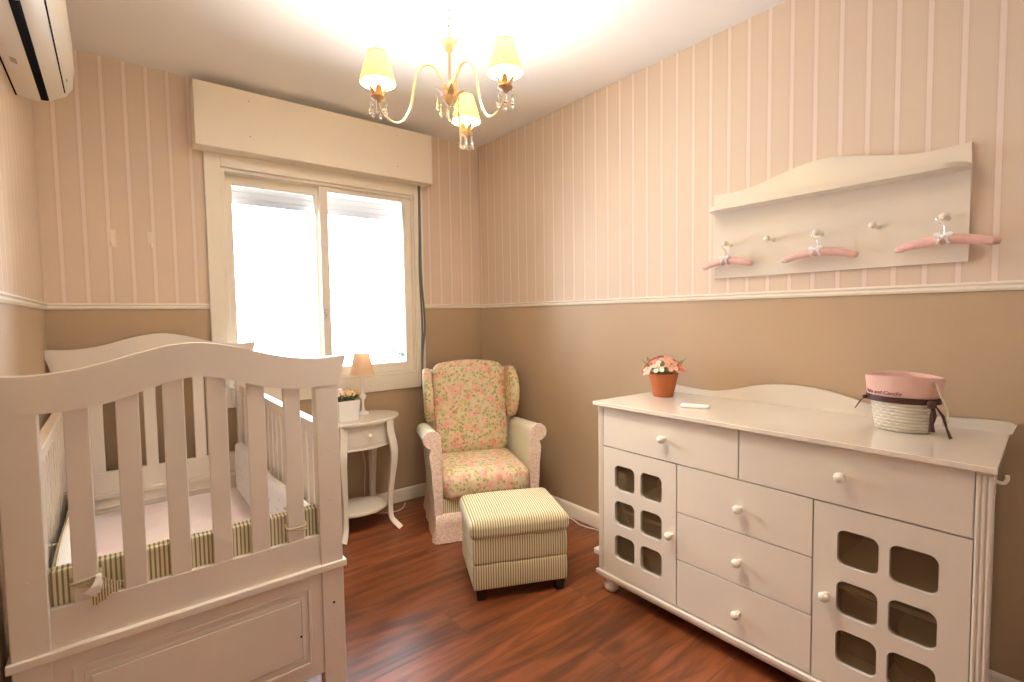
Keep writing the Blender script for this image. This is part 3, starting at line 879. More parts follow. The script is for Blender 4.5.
m.prism([(-2.317 + d, z) for d, z in pr] + [(-2.317 + .655, .899), (-2.317 - .655, .899)], 0, -.022, -.005); m.build('back_gallery', M['lacq'], dres, bevel=.002)
m = MB(); m.prism([(FX - .012, -1.642), (FX - .012, -3.000), (FX + .03, -3.000), (-.02, -2.93), (-.02, -1.70)], 2, .078, .098); m.prism([(FX - .004, -1.650), (FX - .004, -2.994), (FX + .03, -2.994), (-.02, -2.925), (-.02, -1.71)], 2, .064, .079); m.build('base_molding', M['lacq'], dres, bevel=.004)
for y0 in (-1.655, -2.958):
    m = MB(); n = 33; V = []
    y1 = y0 - .030 if y0 > -2 else y0 - .034
    m.box(FX, FX + .03, y0, y1, .098, .882)
    w = abs(y1 - y0)
    for k in range(3):
        yc = y0 - w * (k + .5) / 3
        m.tube([(FX, yc, .115), (FX, yc, .87)], w / 6.8, 8)
    m.build('fluted_column', M['lacq'], dres, smooth=True)
def knob(y, z, par, x=FX):
    y -= .015
    m = MB(); m.lathe([(.0085, -.0), (.0065, -.005), (.0060, -.011), (.010, -.014), (.0150, -.019), (.0165, -.025), (.0145, -.031), (.008, -.035), (0, -.036)], (x, y, z), 20, axis=0)
    return m.build('knob', M['knob'], par, smooth=True, angle=60)
def front(y0, y1, z0, z1, holes=None, name='drawer'):
    m = MB(); m.plate([(y0, z0), (y1, z0), (y1, z1), (y0, z1)], holes or [], 0, FX - .002, FX + .018)
    return m.build(name, M['lacq'], dres, bevel=.0018)
def drawer(y0, y1, z0, z1, ky, kz):
    d = front(y0, y1, z0, z1)
    m = MB(); m.box(FX + .018, -.06, y0 - .012, y1 + .012, z0 + .01, z0 + .02); m.box(FX + .018, -.06, y0 - .012, y0 - .022, z0 + .01, z1 - .02); m.box(FX + .018, -.06, y1 + .012, y1 + .022, z0 + .01, z1 - .02)
    m.build('drawer_tray', M['cabin'], d)
    knob(ky, kz, d, FX - .002)
drawer(-1.687, -2.322, .6965, .880, -1.997, .787)
drawer(-2.326, -2.956, .6965, .880, -2.637, .789)
drawer(-2.072, -2.571, .4995, .6915, -2.317, .591)
drawer(-2.072, -2.571, .3045, .4955, -2.315, .393)
drawer(-2.072, -2.571, .1040, .3005, -2.313, .196)
def door(y0, y1, cols, kny, lbl):
    rows = ((.506, .620), (.346, .457), (.187, .299))
    holes = [rrect(c1, c0, r0, r1, .024, 6) for (c0, c1) in cols for (r0, r1) in rows]
    m = MB(); m.plate([(y0, .104), (y1, .104), (y1, .6915), (y0, .6915)], holes, 0, FX - .002, FX + .018)
    d = m.build('door', M['lacq'], dres)
    d['label'] = lbl
    m = MB()
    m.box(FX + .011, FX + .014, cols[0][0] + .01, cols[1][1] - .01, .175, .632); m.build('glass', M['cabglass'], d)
    knob(kny, .395, d, FX - .002)
door(-1.687, -2.068, ((-1.752, -1.861), (-1.893, -2.000)), -2.031, 'glazed door at the window end')
door(-2.575, -2.956, ((-2.642, -2.751), (-2.777, -2.889)), -2.601, 'glazed door at the near end')
for x, y in ((-.47, -1.70), (-.47, -2.945), (-.07, -1.75), (-.07, -2.88)):
    m = MB(); m.lathe([(0, 0), (.022, .001), (.033, .014), (.034, .030), (.026, .044), (.018, .050), (.018, .056), (.028, .060), (.028, .066)], (x, y, 0), 22); m.build('bun_foot', M['lacq'], dres, smooth=True)
m = MB(); m.tube([tuple(p_) for p_ in spline([(-.490, -2.988, .858), (-.490, -3.000, .855), (-.490, -3.010, .857), (-.490, -3.015, .868), (-.490, -3.014, .877)], 5)], .0045, 8); m.lathe([(0, 0), (.010, 0), (.010, -.004), (0, -.005)], (-.490, -2.990, .858), 14, axis=1)
m.build('side_hook', M['knob'], dres, smooth=True)

# things behind the dresser glass
m = MB()
m.rbox((-.25, -1.92, .455), (.13, .10, .043), 3.5, 10, lambda q, w: (w[0], w[1], w[2] + .012 * sin(w[1] * 60) * max(0, q[2])))
m.rbox((-.26, -1.93, .52), (.10, .085, .030), 3, 10, lambda q, w: (w[0], w[1], w[2] + .012 * sin(w[1] * 70 + 1) * max(0, q[2])))
tag(m.build('folded_clothes', M['pinkcloth'], smooth=True, angle=80), 'pink folded clothes behind the dresser door at the window end', 'clothes')
b = thing('storage_box', 'brown board storage box behind the dresser door at the near end', 'box', (-.2, -2.67, .117))
m = MB(); x0, x1, y0, y1 = -.32, -.09, -2.60, -2.735
m.box(x0, x1, y0, y1, .117, .122).box(x0, x0 + .005, y0, y1, .122, .31).box(x1 - .005, x1, y0, y1, .122, .31).box(x0, x1, y0, y0 - .005, .122, .31).box(x0, x1, y1 + .005, y1, .122, .31)
m.build('box_body', M['dimwicker'], b, bevel=.001)
m = MB(); m.box(x0 - .003, x1 + .003, y0 + .003, y1 - .003, .31, .335); m.build('lid', M['dimwicker'], b, bevel=.002)
b = thing('toy_bag', 'green fabric bag standing behind the dresser door at the near end', 'bag', (-.24, -2.82, .117))
m = MB(); m.rbox((-.24, -2.82, .205), (.10, .07, .088), 3.5, 10, lambda q, w: (w[0] * 1.0, w[1] + .012 * sin(w[2] * 50), w[2])); m.build('bag_body', M['greenbag'], b, smooth=True, angle=80)
m = MB(); m.tube([tuple(p_) for p_ in spline([(-.24, -2.79, .28), (-.25, -2.80, .34), (-.25, -2.84, .355), (-.24, -2.86, .28)], 6)], .006, 8, flat=.4); m.build('bag_handle', M['darkleaf'], b, smooth=True)

# ------------------------------------------------------------------ flowers, device, basket on the dresser
def flower(m, c, nrm, r, n=5):
    nv = Vector(nrm).normalized(); a = nv.orthogonal().normalized(); bb = nv.cross(a); c = Vector(c)
    for k in range(n):
        t = 2 * pi * k / n + random.random() * .3
        d = a * cos(t) + bb * sin(t); s_ = nv.cross(d)
        V = []
        for (u, w, h) in ((.12, 0, 0), (.5, .34, .12), (.5, -.34, .12), (.85, .30, .16), (.85, -.30, .16), (1.05, 0, .10), (.55, 0, .05)):
            V.append(c + d * (u * r) + s_ * (w * r) + nv * (h * r))
        o = [v - nv * (.05 * r) for v in V]
        top = [(0, 6, 1), (0, 2, 6), (6, 3, 1), (6, 2, 4), (6, 5, 3), (6, 4, 5)]
        m.add(V + o, top + [tuple(i + 7 for i in reversed(f)) for f in top] + [(0, 1, 8, 7), (1, 3, 10, 8), (3, 5, 12, 10), (5, 4, 11, 12), (4, 2, 9, 11), (2, 0, 7, 9)])
def leafblade(m, p, d, L, w):
    p = Vector(p); d = Vector(d).normalized(); s_ = d.cross(Vector((0, 0, 1))).normalized(); u = s_.cross(d)
    V = [p, p + d * L * .35 + s_ * w, p + d * L * .35 - s_ * w, p + d * L * .75 + s_ * w * .7, p + d * L * .75 - s_ * w * .7, p + d * L, p + d * L * .5 + u * (-w * .4)]
    o = [v - u * .0012 for v in V]
    top = [(0, 6, 1), (0, 2, 6), (1, 6, 3), (2, 4, 6), (3, 6, 5), (4, 5, 6)]
    m.add(V + o, top + [tuple(i + 7 for i in reversed(f)) for f in top] + [(0, 1, 8, 7), (1, 3, 10, 8), (3, 5, 12, 10), (5, 4, 11, 12), (4, 2, 9, 11), (2, 0, 7, 9)])
PX, PY, PZ = -.178, -1.782, .8995
pot = thing('flower_pot', 'terracotta pot of coral and cream flowers on the dresser', 'flower pot', (PX, PY, PZ))
m = MB(); m.lathe([(0, 0), (.045, 0), (.047, .003), (.069, .105), (.071, .112), (.067, .112), (.062, .098), (0, .090)], (PX, PY, PZ), 36); m.build('pot', M['terra'], pot, smooth=True, angle=50)
m = MB(); m.lathe([(0, .124), (.035, .118), (.056, .106), (.062, .096)], (PX, PY, PZ), 20, cap=False); m.build('moss', M['soil'], pot, smooth=True)
random.seed(3)
cols = ['petalp', 'petalw', 'petals', 'petalp', 'petals', 'petalw', 'petals', 'petalp', 'petals', 'petalp', 'petalw', 'petals', 'petalp', 'petals']
for i, cm in enumerate(cols):
    ring = 0 if i < 9 else 1
    a = 2 * pi * i / 9 if ring == 0 else 2 * pi * i / 5 + .4
    rr = .084 if ring == 0 else .042
    zz = .140 + random.uniform(-.020, .020) if ring == 0 else .172 + random.uniform(-.006, .012)
    m = MB(); c = (PX + rr * cos(a), PY + rr * sin(a), PZ + zz)
    flower(m, c, (cos(a) * (1.1 if ring == 0 else .4), sin(a) * (1.1 if ring == 0 else .4), .8), .035, 5)
    m.mat(1).rbox(c, (.005, .005, .005), 2.2, 4)
    m.mat(2).tube([(PX + rr * .4 * cos(a), PY + rr * .4 * sin(a), PZ + .095), (c[0], c[1], c[2] - .002)], .0018, 5)
    m.build('flower', [M[cm], M['petaly'], M['leaf']], pot)
for a in (.2, 1.4, 2.6, 3.7, 4.6, 5.6):
    m = MB(); leafblade(m, (PX + .035 * cos(a), PY + .035 * sin(a), PZ + .115), (cos(a), sin(a), .9), .105, .015); m.build('leaf', M['leaf'], pot)

m = MB(); T = Matrix.Translation((-.335, -2.045, .8995)) @ Matrix.Rotation(.35, 4, 'Z'); m.T = T
m.rbox((0, 0, .006), (.028, .058, .006), 5, 10)
dv = tag(m.build('remote_control', M['paper'], smooth=True), 'small white remote control lying flat on the dresser top', 'remote control')

BX, BY, BZ = -.190, -2.726, .8995
bk = thing('wicker_basket', 'white woven basket with pink cloth liner and brown ribbon on the dresser', 'basket', (BX, BY, BZ))
m = MB(); m.lathe([(0, .002), (.070, 0), (.076, .004), (.083, .045), (.089, .100), (.094, .160), (.091, .160), (.085, .10), (.072, .008), (0, .008)], (BX, BY, BZ), 48, sx=.80)
wk = m.build('basket_body', M['wicker'], bk, smooth=True, angle=60)
def liner(z0, z1, r0, r1, th, nm, mat, rip=0.0):
    m = MB(); n = 72; V = []; Fc = []
    rows = 7
    prof = []
    for i in range(rows): prof.append((r0 + (r1 - r0) * i / (rows - 1), z0 + (z1 - z0) * i / (rows - 1)))
    prof += [(r1 - th * .6, z1 + .003), (r1 - th - .006, z1 - .002), (r1 - th - .010, z0 + .02), (r1 - th - .030, z0 - .06)]
    for j, (r, z) in enumerate(prof):
        for k in range(n):
            a = 2 * pi * k / n
            rp = r + rip * sin(a * 11) * (1 - abs(j - 4) / 8) + (.004 * sin(a * 7 + j) if j > rows else 0)
            zz = z + (.004 * sin(a * 2 + 1) if j >= rows - 2 else 0)
            V.append((BX + rp * cos(a) * .80, BY + rp * sin(a), BZ + zz))
    for j in range(len(prof) - 1):
        for k in range(n):
            k2 = (k + 1) % n; Fc.append((j * n + k, j * n + k2, (j + 1) * n + k2, (j + 1) * n + k))
    m.add(V, Fc); return m.build(nm, mat, bk, smooth=True, angle=80)
liner(.118, .182, .100, .106, .003, 'cloth_liner', M['pinkcloth'], .0008)
m = MB(); m.lathe([(.0985, .098), (.102, .098), (.1035, .117), (.100, .117), (.0985, .098)], (BX, BY, BZ), 48, sx=.80, cap=False); m.build('ribbon', M['brown'], bk, smooth=True)
m = MB()
rx, ry = BX - .058, BY - .082
m.rbox((rx - .006, ry - .006, BZ + .103), (.011, .012, .014), 2.6, 6)
for pts in ([(rx - .004, ry - .010, .1), (rx - .012, ry - .012, .07), (rx - .012, ry - .008, .04), (rx - .016, ry - .010, .018)],
            [(rx, ry - .014, .1), (rx - .004, ry - .034, .07), (rx - .012, ry - .045, .035), (rx - .016, ry - .056, .005)]):
    m.tube([(p_[0], p_[1], BZ + p_[2]) for p_ in pts], [.004, .009, .006, .009], 6, flat=.4)
m.build('ribbon_bow', M['brown'], bk, smooth=True)
m = MB()
lx, ly = BX - .035, BY + .095
m.rbox((lx, ly + .004, BZ + .104), (.006, .007, .007), 2.6, 6)
m.tube([(lx, ly + .005, BZ + .104), (lx - .004, ly + .018, BZ + .085), (lx - .008, ly + .030, BZ + .062)], [.002, .006, .004], 6, flat=.4)
m.build('ribbon_bow', M['brown'], bk, smooth=True)
m = MB()
m.tube([tuple(p_) for p_ in spline([(BX - .052, BY - .094, BZ + .172), (BX - .050, BY - .108, BZ + .130), (BX - .038, BY - .122, BZ + .085), (BX - .018, BY - .120, BZ + .050), (BX + .01, BY - .105, BZ + .040)], 6)], .012, 8, flat=.22)
m.build('folded_handle', M['handle'], bk, smooth=True)
# embroidered words on the liner
fc = bpy.data.curves.new('embroidered_words', 'FONT'); fc.body = 'Baby and Candie'; fc.size = .0175; fc.shear = .25; fc.extrude = .0003; fc.space_character = .95
fo = bpy.data.objects.new('tmp_text', fc); COL.objects.link(fo)
bpy.context.view_layer.update()
me = bpy.data.meshes.new_from_object(fo.evaluated_get(bpy.context.evaluated_depsgraph_get()))
bpy.data.objects.remove(fo)
wmax = max(v.co.x for v in me.vertices)
A0 = pi / 2 + .50                      # starting angle on the oval (window side), running toward the camera
for v in me.vertices:
    s_ = v.co.x
    a = A0 + s_ / .092
    z = .124 + v.co.y
    r = .100 + (.106 - .100) * (z - .118) / .064 + .0022 + v.co.z
    v.co = Vector((r * cos(a) * .80, r * sin(a), z))
wo = bpy.data.objects.new('embroidered_words', me); COL.objects.link(wo); wo.parent = bk; me.materials.clear(); me.materials.append(M['ink'])

# ------------------------------------------------------------------ wall shelf with pegs, padded hangers
RY = -2.400
rk = thing('wall_shelf', 'cream wall shelf with curved top and five pegs above the dresser', 'wall shelf', (0, RY, 1.46))
pr = []
for i in range(41):
    d = -.452 + .904 * i / 40
    z = 1.850 + (.058 * cos(pi * d / .70) ** 2 if abs(d) < .35 else 0) + (.004 * ((abs(d) - .35) / .1) ** 2 if abs(d) > .35 else 0)
    pr.append((RY + d, z))
m = MB(); m.prism([(RY - .452, 1.462), (RY + .452, 1.462)] + pr[::-1], 0, -.018, 0); m.build('backboard', M['lacq'], rk, bevel=.002)
m = MB(); pts_ = [(-.018, RY + .452), (-.018, RY - .452)] + [(-.035 - .070 * sin(pi / 2 * i / 8), RY - .452 + .060 * (1 - cos(pi / 2 * i / 8))) for i in range(9)] + [(-.035 - .070 * cos(pi / 2 * i / 8), RY + .392 + .060 * sin(pi / 2 * i / 8)) for i in range(9)]
m.prism(pts_, 2, 1.764, 1.782); m.build('shelf', M['lacq'], rk, bevel=.003)
PEG = [-2.032, -2.221, -2.409, -2.597, -2.796]
for y in PEG:
    m = MB(); m.lathe([(.010, 0), (.007, -.006), (.0062, -.030), (.0066, -.046), (.011, -.050), (.0135, -.057), (.012, -.064), (.006, -.069), (0, -.070)], (-.018, y, 1.612), 18, axis=0)
    m.build('peg', M['knob'], rk, smooth=True, angle=60)
def hanger(y, w, lbl, droop, ang=0.0):
    o = thing('padded_hanger', lbl, 'clothes hanger', (-.062, y, 1.548), 0, 'pink padded hangers on the wall shelf pegs')
    m = MB(); n = 17; pts = []; rs = []
    for i in range(n):
        t = -1 + 2 * i / (n - 1)
        pts.append((-.062 + .01 * abs(t), y + t * w, 1.538 - droop * abs(t) ** 1.7)); rs.append(.0165 * (1 - .25 * t * t) + .0008 * (i % 2) if 0 < i < n - 1 else .008)
    m.tube(pts, rs, 12); m.build('padded_arm', M['pink'], o, smooth=True, angle=80)
    m = MB(); m.tube([tuple(p_) for p_ in spline([(-.062, y, 1.548), (-.062, y, 1.580), (-.062, y + .016, 1.598), (-.062, y + .022, 1.612), (-.062, y + .010, 1.6235), (-.062, y - .008, 1.6225), (-.062, y - .014, 1.612)], 5)], .0014, 6)
    m.build('wire_hook', M['chrome'], o, smooth=True)
    m = MB()
    m.rbox((-.078, y, 1.546), (.006, .007, .007), 2.6, 6)
    for s_ in (-1, 1):
        m.rbox((-.077, y + s_ * .014, 1.552), (.004, .012, .008), 2.4, 6)
        m.tube([(-.078, y, 1.544), (-.082, y + s_ * .012, 1.532), (-.079, y + s_ * .018, 1.520)], [.002, .005, .003], 6, flat=.4)
    m.tube([(-.062 + .0172 * cos(a), y + .012, 1.537 + .0172 * sin(a)) for a in [2 * pi * i / 14 for i in range(14)]], .003, 6, closed=True)
    m.tube([(-.062 + .0172 * cos(a), y - .010, 1.537 + .0172 * sin(a)) for a in [2 * pi * i / 14 for i in range(14)]], .003, 6, closed=True)
    m.build('bow', M['white'], o, smooth=True)
hanger(PEG[0], .118, 'pink padded hanger on the shelf peg nearest the window', .024)
hanger(PEG[2], .136, 'pink padded hanger on the middle shelf peg', .026)
hanger(PEG[4], .136, 'pink padded hanger on the peg farthest from the window, overhanging the backboard', .024)

# ------------------------------------------------------------------ armchair (local frame: +X right in the picture, -Y is its front)
A = Vector((-.89, -.74)); Fv = Vector((-.4, -.917)).normalized(); Qv = Vector((-Fv.y, Fv.x))
cc = A + Qv * .330 - Fv * .30
chair = thing('armchair', 'floral wingback armchair with striped rolled arms in the room corner', 'armchair', (cc.x, cc.y, 0), math.atan2(Qv.y, Qv.x))
def L(m, name, mat, par, **k): return m.build(name, mat, par, world=False, **k)
# skirt
m = MB(); n = 120; V = []; Fc = []
per = []
hx, hy = .305, .300
for i in range(n):
    t = i / n * 4
    s_, u = int(t), t - int(t)
    p_ = [(-hx + 2 * hx * u, -hy), (hx, -hy + 2 * hy * u), (hx - 2 * hx * u, hy), (-hx, hy - 2 * hy * u)][s_]
    nn = [(0, -1), (1, 0), (0, 1), (-1, 0)][s_]
    per.append((p_, nn, i))
for j, (z, fl) in enumerate(((.168, -.012), (.163, .0), (.11, .003), (.05, .008), (.006, .013))):
    for (p_, nn, i) in per:
        w = fl + (.0035 * sin(i * .7) + .002 * sin(i * 1.9)) * (j / 4)
        V.append((p_[0] + (nn[0] * w) + math.copysign(fl * .5, p_[0]), p_[1] + nn[1] * w + math.copysign(fl * .3, p_[1]), z))
for j in range(4):
    for i in range(n):
        k = (i + 1) % n; Fc.append((j * n + i, j * n + k, (j + 1) * n + k, (j + 1) * n + i))
Fc.append(tuple(range(n)))
Fc.append(tuple(range(4 * n, 5 * n)))
m.add(V, Fc); L(m, 'skirt', M['pinkprint'], chair, smooth=True, angle=60)
m = MB(); m.box(-.27, .27, -.290, .27, .15, .25); L(m, 'seat_base', M['ostripe'], chair, bevel=.01)
def seatfn(q, w):
    z = w[2] + (.022 * (1 - q[0] ** 2) * (1 - (q[1] + .1) ** 2) if q[2] > 0 else 0)
    y = w[1] - (.02 * (1 - q[0] ** 4) if q[1] < 0 else 0) * (1 - .5 * q[2] ** 2)
    return (w[0], y, z)
m = MB(); m.rbox((0, -.065, .318), (.266, .250, .084), 7, 18, seatfn); L(m, 'seat_cushion', M['floral'], chair, smooth=True, angle=75)
# backrest: leaning padded panel with arched top
def backrest():
    m = MB()
    def fn(q, w):
        u, v, t = q[0], q[2], q[1]
        zt = .968 + .030 * (1 - u * u)                 # arched top
        z = .40 + (zt - .40) * (v + 1) / 2
        hw = .240 + .010 * ((v + 1) / 2)
        yb_ = .165 + .115 * (z - .40) / .6
        pad_ = .045 * (1 - abs(u) ** 4) * (1 - abs(v) ** 4) + .02
        y = yb_ - pad_ if t < 0 else yb_ + .07
        if abs(t) < .99 and t > 0: y = yb_ + .07 * t
        if abs(t) < .99 and t <= 0: y = yb_ + pad_ * t
        return (u * hw, y, z)
    m.rbox((0, 0, 0), (1, 1, 1), 22, 24, fn)
    return m
L(backrest(), 'backrest', M['floral'], chair, smooth=True, angle=75)
# rear shell
m = MB()
V = []
for z, yb_, hw in ((.19, .295, .29), (.60, .300, .29), (.90, .345, .300), (.94, .352, .29)):
    for (x, y) in ((-hw, yb_ - .07), (hw, yb_ - .07), (hw, yb_), (-hw, yb_)): V.append((x, y, z))
Fc = [(0, 1, 2, 3), (12, 15, 14, 13)]
for j in range(3):
    for k in range(4): Fc.append((j * 4 + k, j * 4 + (k + 1) % 4, j * 4 + 4 + (k + 1) % 4, j * 4 + 4 + k))
m.add(V, Fc); L(m, 'rear_panel', M['astripe'], chair, bevel=.02, bseg=3)
def arm_prof(grow=0.0):
    P_ = [(.266 - grow, .16), (.266 - grow, .40), (.267 - grow, .53)]
    cx, cz, r = .317, .590, .048 + grow
    for i in range(15):
        a = radians(190 - i * 19.5)
        P_.append((cx + r * cos(a), cz + r * sin(a)))
    P_ += [(.330 + grow, .50), (.320 + grow, .42), (.317 + grow, .34), (.310 + grow, .26), (.308 + grow, .16)]
    return P_
for s_ in (-1, 1):
    P_ = [(s_ * x, z) for x, z in arm_prof()]
    m = MB(); m.prism(P_, 1, -.285, .26); m.v = [(x, y, z + (.012 - .062 * (y + .285) / .545) * max(0, min(1, (z - .42) / .12))) for x, y, z in m.v]; arm_o = L(m, 'arm', M['astripe'], chair, bevel=.010, bseg=3)
    P_ = [(s_ * x, z) for x, z in arm_prof(.004)]
    m = MB(); m.prism(P_, 1, -.298, -.280); m.v = [(x, y, z + .012 * max(0, min(1, (z - .42) / .12))) for x, y, z in m.v]; L(m, 'arm_facing', M['pinkprint'], arm_o, bevel=.006, bseg=3)
    # wing
    def fn(q, w, s_=s_):
        # q: x thickness, y depth, z height
        v = (q[2] + 1) / 2
        z = .60 + .350 * v
        back = .33 * 1.0 - .0 + .02 * v
        front_ = .130 + .06 * max(0, (v - .6) / .4) ** 2 - .055 * sin(pi * min(1, v * 1.1)) + .03 * (1 - v)
        y = front_ + (back - front_) * (q[1] + 1) / 2
        x = s_ * (.270 + .012 * v + .034 * q[0] + .012 * (1 - (q[1] + 1) / 2))
        return (x, y, z)
    m = MB(); m.rbox((0, 0, 0), (1, 1, 1), 4.5, 14, fn); L(m, 'wing', M['floral'], chair, smooth=True, angle=80)

# ------------------------------------------------------------------ ottoman
Q2 = Vector((.905, -.425)).normalized(); B2 = Vector((-Q2.y, Q2.x))
oc = Vector((-1.030, -1.370)) + Q2 * .224 + B2 * .184
ott = thing('ottoman', 'olive and cream striped ottoman with a padded lid before the armchair', 'ottoman', (oc.x, oc.y, 0), math.atan2(Q2.y, Q2.x))
hx, hy = .224, .184
def puff(amp):
    def fn(q, w): return (w[0] + amp * q[0] * (1 - q[2] ** 2), w[1] + amp * q[1] * (1 - q[2] ** 2), w[2])
    return fn
m = MB(); m.rbox((0, 0, .109), (hx, hy, .060), 34, 16, puff(.003)); L(m, 'lower_band', M['ostripe'], ott, smooth=True, angle=50)
m = MB(); m.rbox((0, 0, .228), (hx, hy, .060), 34, 16, puff(.003)); L(m, 'upper_band', M['ostripe'], ott, smooth=True, angle=50)
def lidfn(q, w):
    z = w[2] + (.022 * (1 - q[0] ** 2) * (1 - q[1] ** 2) if q[2] > 0 else 0)
    return (w[0], w[1], z)
m = MB(); m.rbox((0, 0, .326), (hx + .016, hy + .014, .045), 6.5, 22, lidfn); L(m, 'padded_lid', M['ostripe'], ott, smooth=True, angle=75)
for sx in (-1, 1):
    for sy in (-1, 1):
        m = MB(); x, y = sx * (hx - .034), sy * (hy - .024)
        V = [(x + a * .018, y + b * .018, 0) for a, b in ((-1, -1), (1, -1), (1, 1), (-1, 1))] + [(x + a * .023, y + b * .023, .052) for a, b in ((-1, -1), (1, -1), (1, 1), (-1, 1))]
        m.add(V, [(3, 2, 1, 0), (4, 5, 6, 7), (0, 1, 5, 4), (1, 2, 6, 5), (2, 3, 7, 6), (3, 0, 4, 7)]); L(m, 'leg', M['legdark'], ott, bevel=.002)

# ------------------------------------------------------------------ side table
TX, TY, TZ = -1.118, -.222, .690
tb = thing('side_table', 'small white oval side table with a drawer and curved legs under the window', 'side table', (TX, TY, 0))
def oval(m, a, b, z0, z1, e=.004, n=56):
    prof = [(0, z0), (1 - e * 2, z0), (1, z0 + e), (1, z1 - e), (1 - e * 2, z1), (0, z1)]
    V = []; Fc = []
    m.lathe([(r, z) for r, z in prof], (TX, TY, 0), n, sx=a, sy=b)
m = MB(); oval(m, .278, .200, .672, TZ, .005); m.build('tabletop', M['lacqtop'], tb, smooth=True, angle=40)
m = MB(); m.lathe([(0, .525), (1, .525), (1, .673), (0, .673)], (TX, TY, 0), 56, sx=.225, sy=.165); m.lathe([(0, .518), (1.02, .518), (1.02, .528), (0, .528)], (TX, TY, 0), 56, sx=.225, sy=.165)
m.build('apron', M['lacq'], tb, smooth=True, angle=40)
m = MB(); V = []; n = 14
for i in range(n + 1):
    a = radians(-90 - 38 + 76 * i / n)
    for (rr) in (1.0, 1.022):
        for z in (.545, .655):
            V.append((TX + .225 * rr * cos(a), TY + .165 * rr * sin(a) , z))
Fc = [(0, 1, 3, 2), (n * 4, n * 4 + 2, n * 4 + 3, n * 4 + 1)]
for i in range(n):
    o = i * 4
    for (p_, q_) in ((0, 1), (1, 3), (3, 2), (2, 0)): Fc.append((o + p_, o + q_, o + 4 + q_, o + 4 + p_))
m.add(V, Fc); dw = m.build('drawer', M['lacq'], tb, bevel=.002)
m = MB(); m.lathe([(.006, 0), (.005, -.008), (.011, -.013), (.013, -.020), (.009, -.026), (0, -.028)], (TX + .02, TY - .168, .600), 18, axis=1); m.build('knob', M['knob'], dw, smooth=True)
m = MB(); oval(m, .185, .150, .118, .134, .006); m.build('shelf', M['lacq'], tb, smooth=True, angle=40)
for (sx, sy) in ((1, -1), (-1, -1), (1, 1), (-1, 1)):
    dx, dy = (.158 if sx > 0 else -.135), sy * (.142 if sy < 0 else .140)
    def at(k, z): return (TX + dx * (1 + (k - 1) * .7), TY + dy * k, z)
    pts = spline([at(1.0, .672), at(1.03, .60), at(1.13, .52), at(1.14, .44), at(1.06, .33), at(.98, .22), at(.96, .14), at(1.0, .06), at(1.08 if sy > 0 else 1.34, .0)], 5)
    rs = [(.026 - .010 * min(1, abs(i - 8) / 30)) if i < 20 else .017 - .003 * min(1, (i - 20) / 10) for i in range(len(pts))]
    for i in range(len(pts)):
        t = i / (len(pts) - 1); rs[i] = .033 if t < .3 else max(.022, .033 - .011 * (t - .3) / .35)
        if t > .9: rs[i] = .024
    m = MB(); m.T = None
    m.tube([tuple(p_) for p_ in pts], rs, 4, flat=.9)
    m.v = [(x, y, max(0.0, z)) for x, y, z in m.v]
    m.build('leg', M['lacq'], tb, bevel=.003)

LX, LY = -1.040, -.160
lamp = thing('table_lamp', 'small table lamp with peach shade and white turned base on the side table', 'table lamp', (LX, LY, TZ))
m = MB(); m.lathe([(0, 0), (.036, 0), (.036, .006), (.030, .012), (.014, .020), (.009, .032), (.007, .060), (.0075, .085), (.012, .092), (.019, .104), (.022, .114), (.019, .124), (.010, .134), (.0065, .142), (.006, .19), (.007, .235), (.009, .242), (.009, .27), (0, .27)], (LX, LY, TZ), 26)
m.build('turned_base', M['white'], lamp, smooth=True, angle=60)
m = MB(); m.lathe([(.076, .252), (.047, .388), (.046, .388), (.075, .252), (.076, .252)], (LX, LY, TZ), 44, cap=False); m.build('lamp_shade', M['peach'], lamp, smooth=True)
m = MB(); m.lathe([(0, .27), (.012, .275), (.020, .30), (.022, .315), (.016, .335), (0, .345)], (LX, LY, TZ), 18); m.build('bulb', M['candle'], lamp, smooth=True)
m = MB()
for k in range(3):
    a = k * 2 * pi / 3; m.tube([(LX, LY, TZ + .268), (LX + .058 * cos(a), LY + .058 * sin(a), TZ + .335)], .0012, 5)
m.build('shade_holder', M['chrome'], lamp)

QX, QY = -1.190, -.265
pl = thing('planter', 'square white planter of orange and white flowers on the side table', 'planter', (QX, QY, TZ))
m = MB(); V = []
def sq(h, z, s_=1): return [(QX + a * h, QY + b * h, z) for a, b in ((-1, -1), (1, -1), (1, 1), (-1, 1))]
V = sq(.058, TZ) + sq(.066, TZ + .122) + sq(.060, TZ + .122) + sq(.056, TZ + .095)
m.add(V, [(3, 2, 1, 0)] + [(a + k, a + (k + 1) % 4, a + 4 + (k + 1) % 4, a + 4 + k) for a in (0, 4, 8) for k in range(4)] + [(12, 13, 14, 15)])
m.build('pot', M['paper'], pl, bevel=.003)
m = MB(); m.rbox((QX, QY, TZ + .110), (.054, .054, .018), 4, 8); m.build('moss', M['darkleaf'], pl, smooth=True)
random.seed(11)
for i in range(16):
    x = QX + .085 * (((i % 4) + .5) / 4 - .5) * 1.5 + random.uniform(-.006, .006); y = QY + .085 * (((i // 4) + .5) / 4 - .5) * 1.5 + random.uniform(-.006, .006)
    z = TZ + .178 - 4.5 * ((x - QX) ** 2 + (y - QY) ** 2) + random.uniform(-.008, .012)
    m = MB(); flower(m, (x, y, z), ((x - QX) * 8, (y - QY) * 8, .7), .027, 6)
    m.mat(1).rbox((x, y, z + .002), (.006, .006, .006), 2.2, 4)
    m.mat(2).tube([(x * .6 + QX * .4, y * .6 + QY * .4, TZ + .11), (x, y, z - .001)], .0015, 5)
    m.build('flower', [M[('petalw', 'petaly', 'white', 'petalo', 'white')[i % 5]], M['petaly'], M['leaf']], pl)
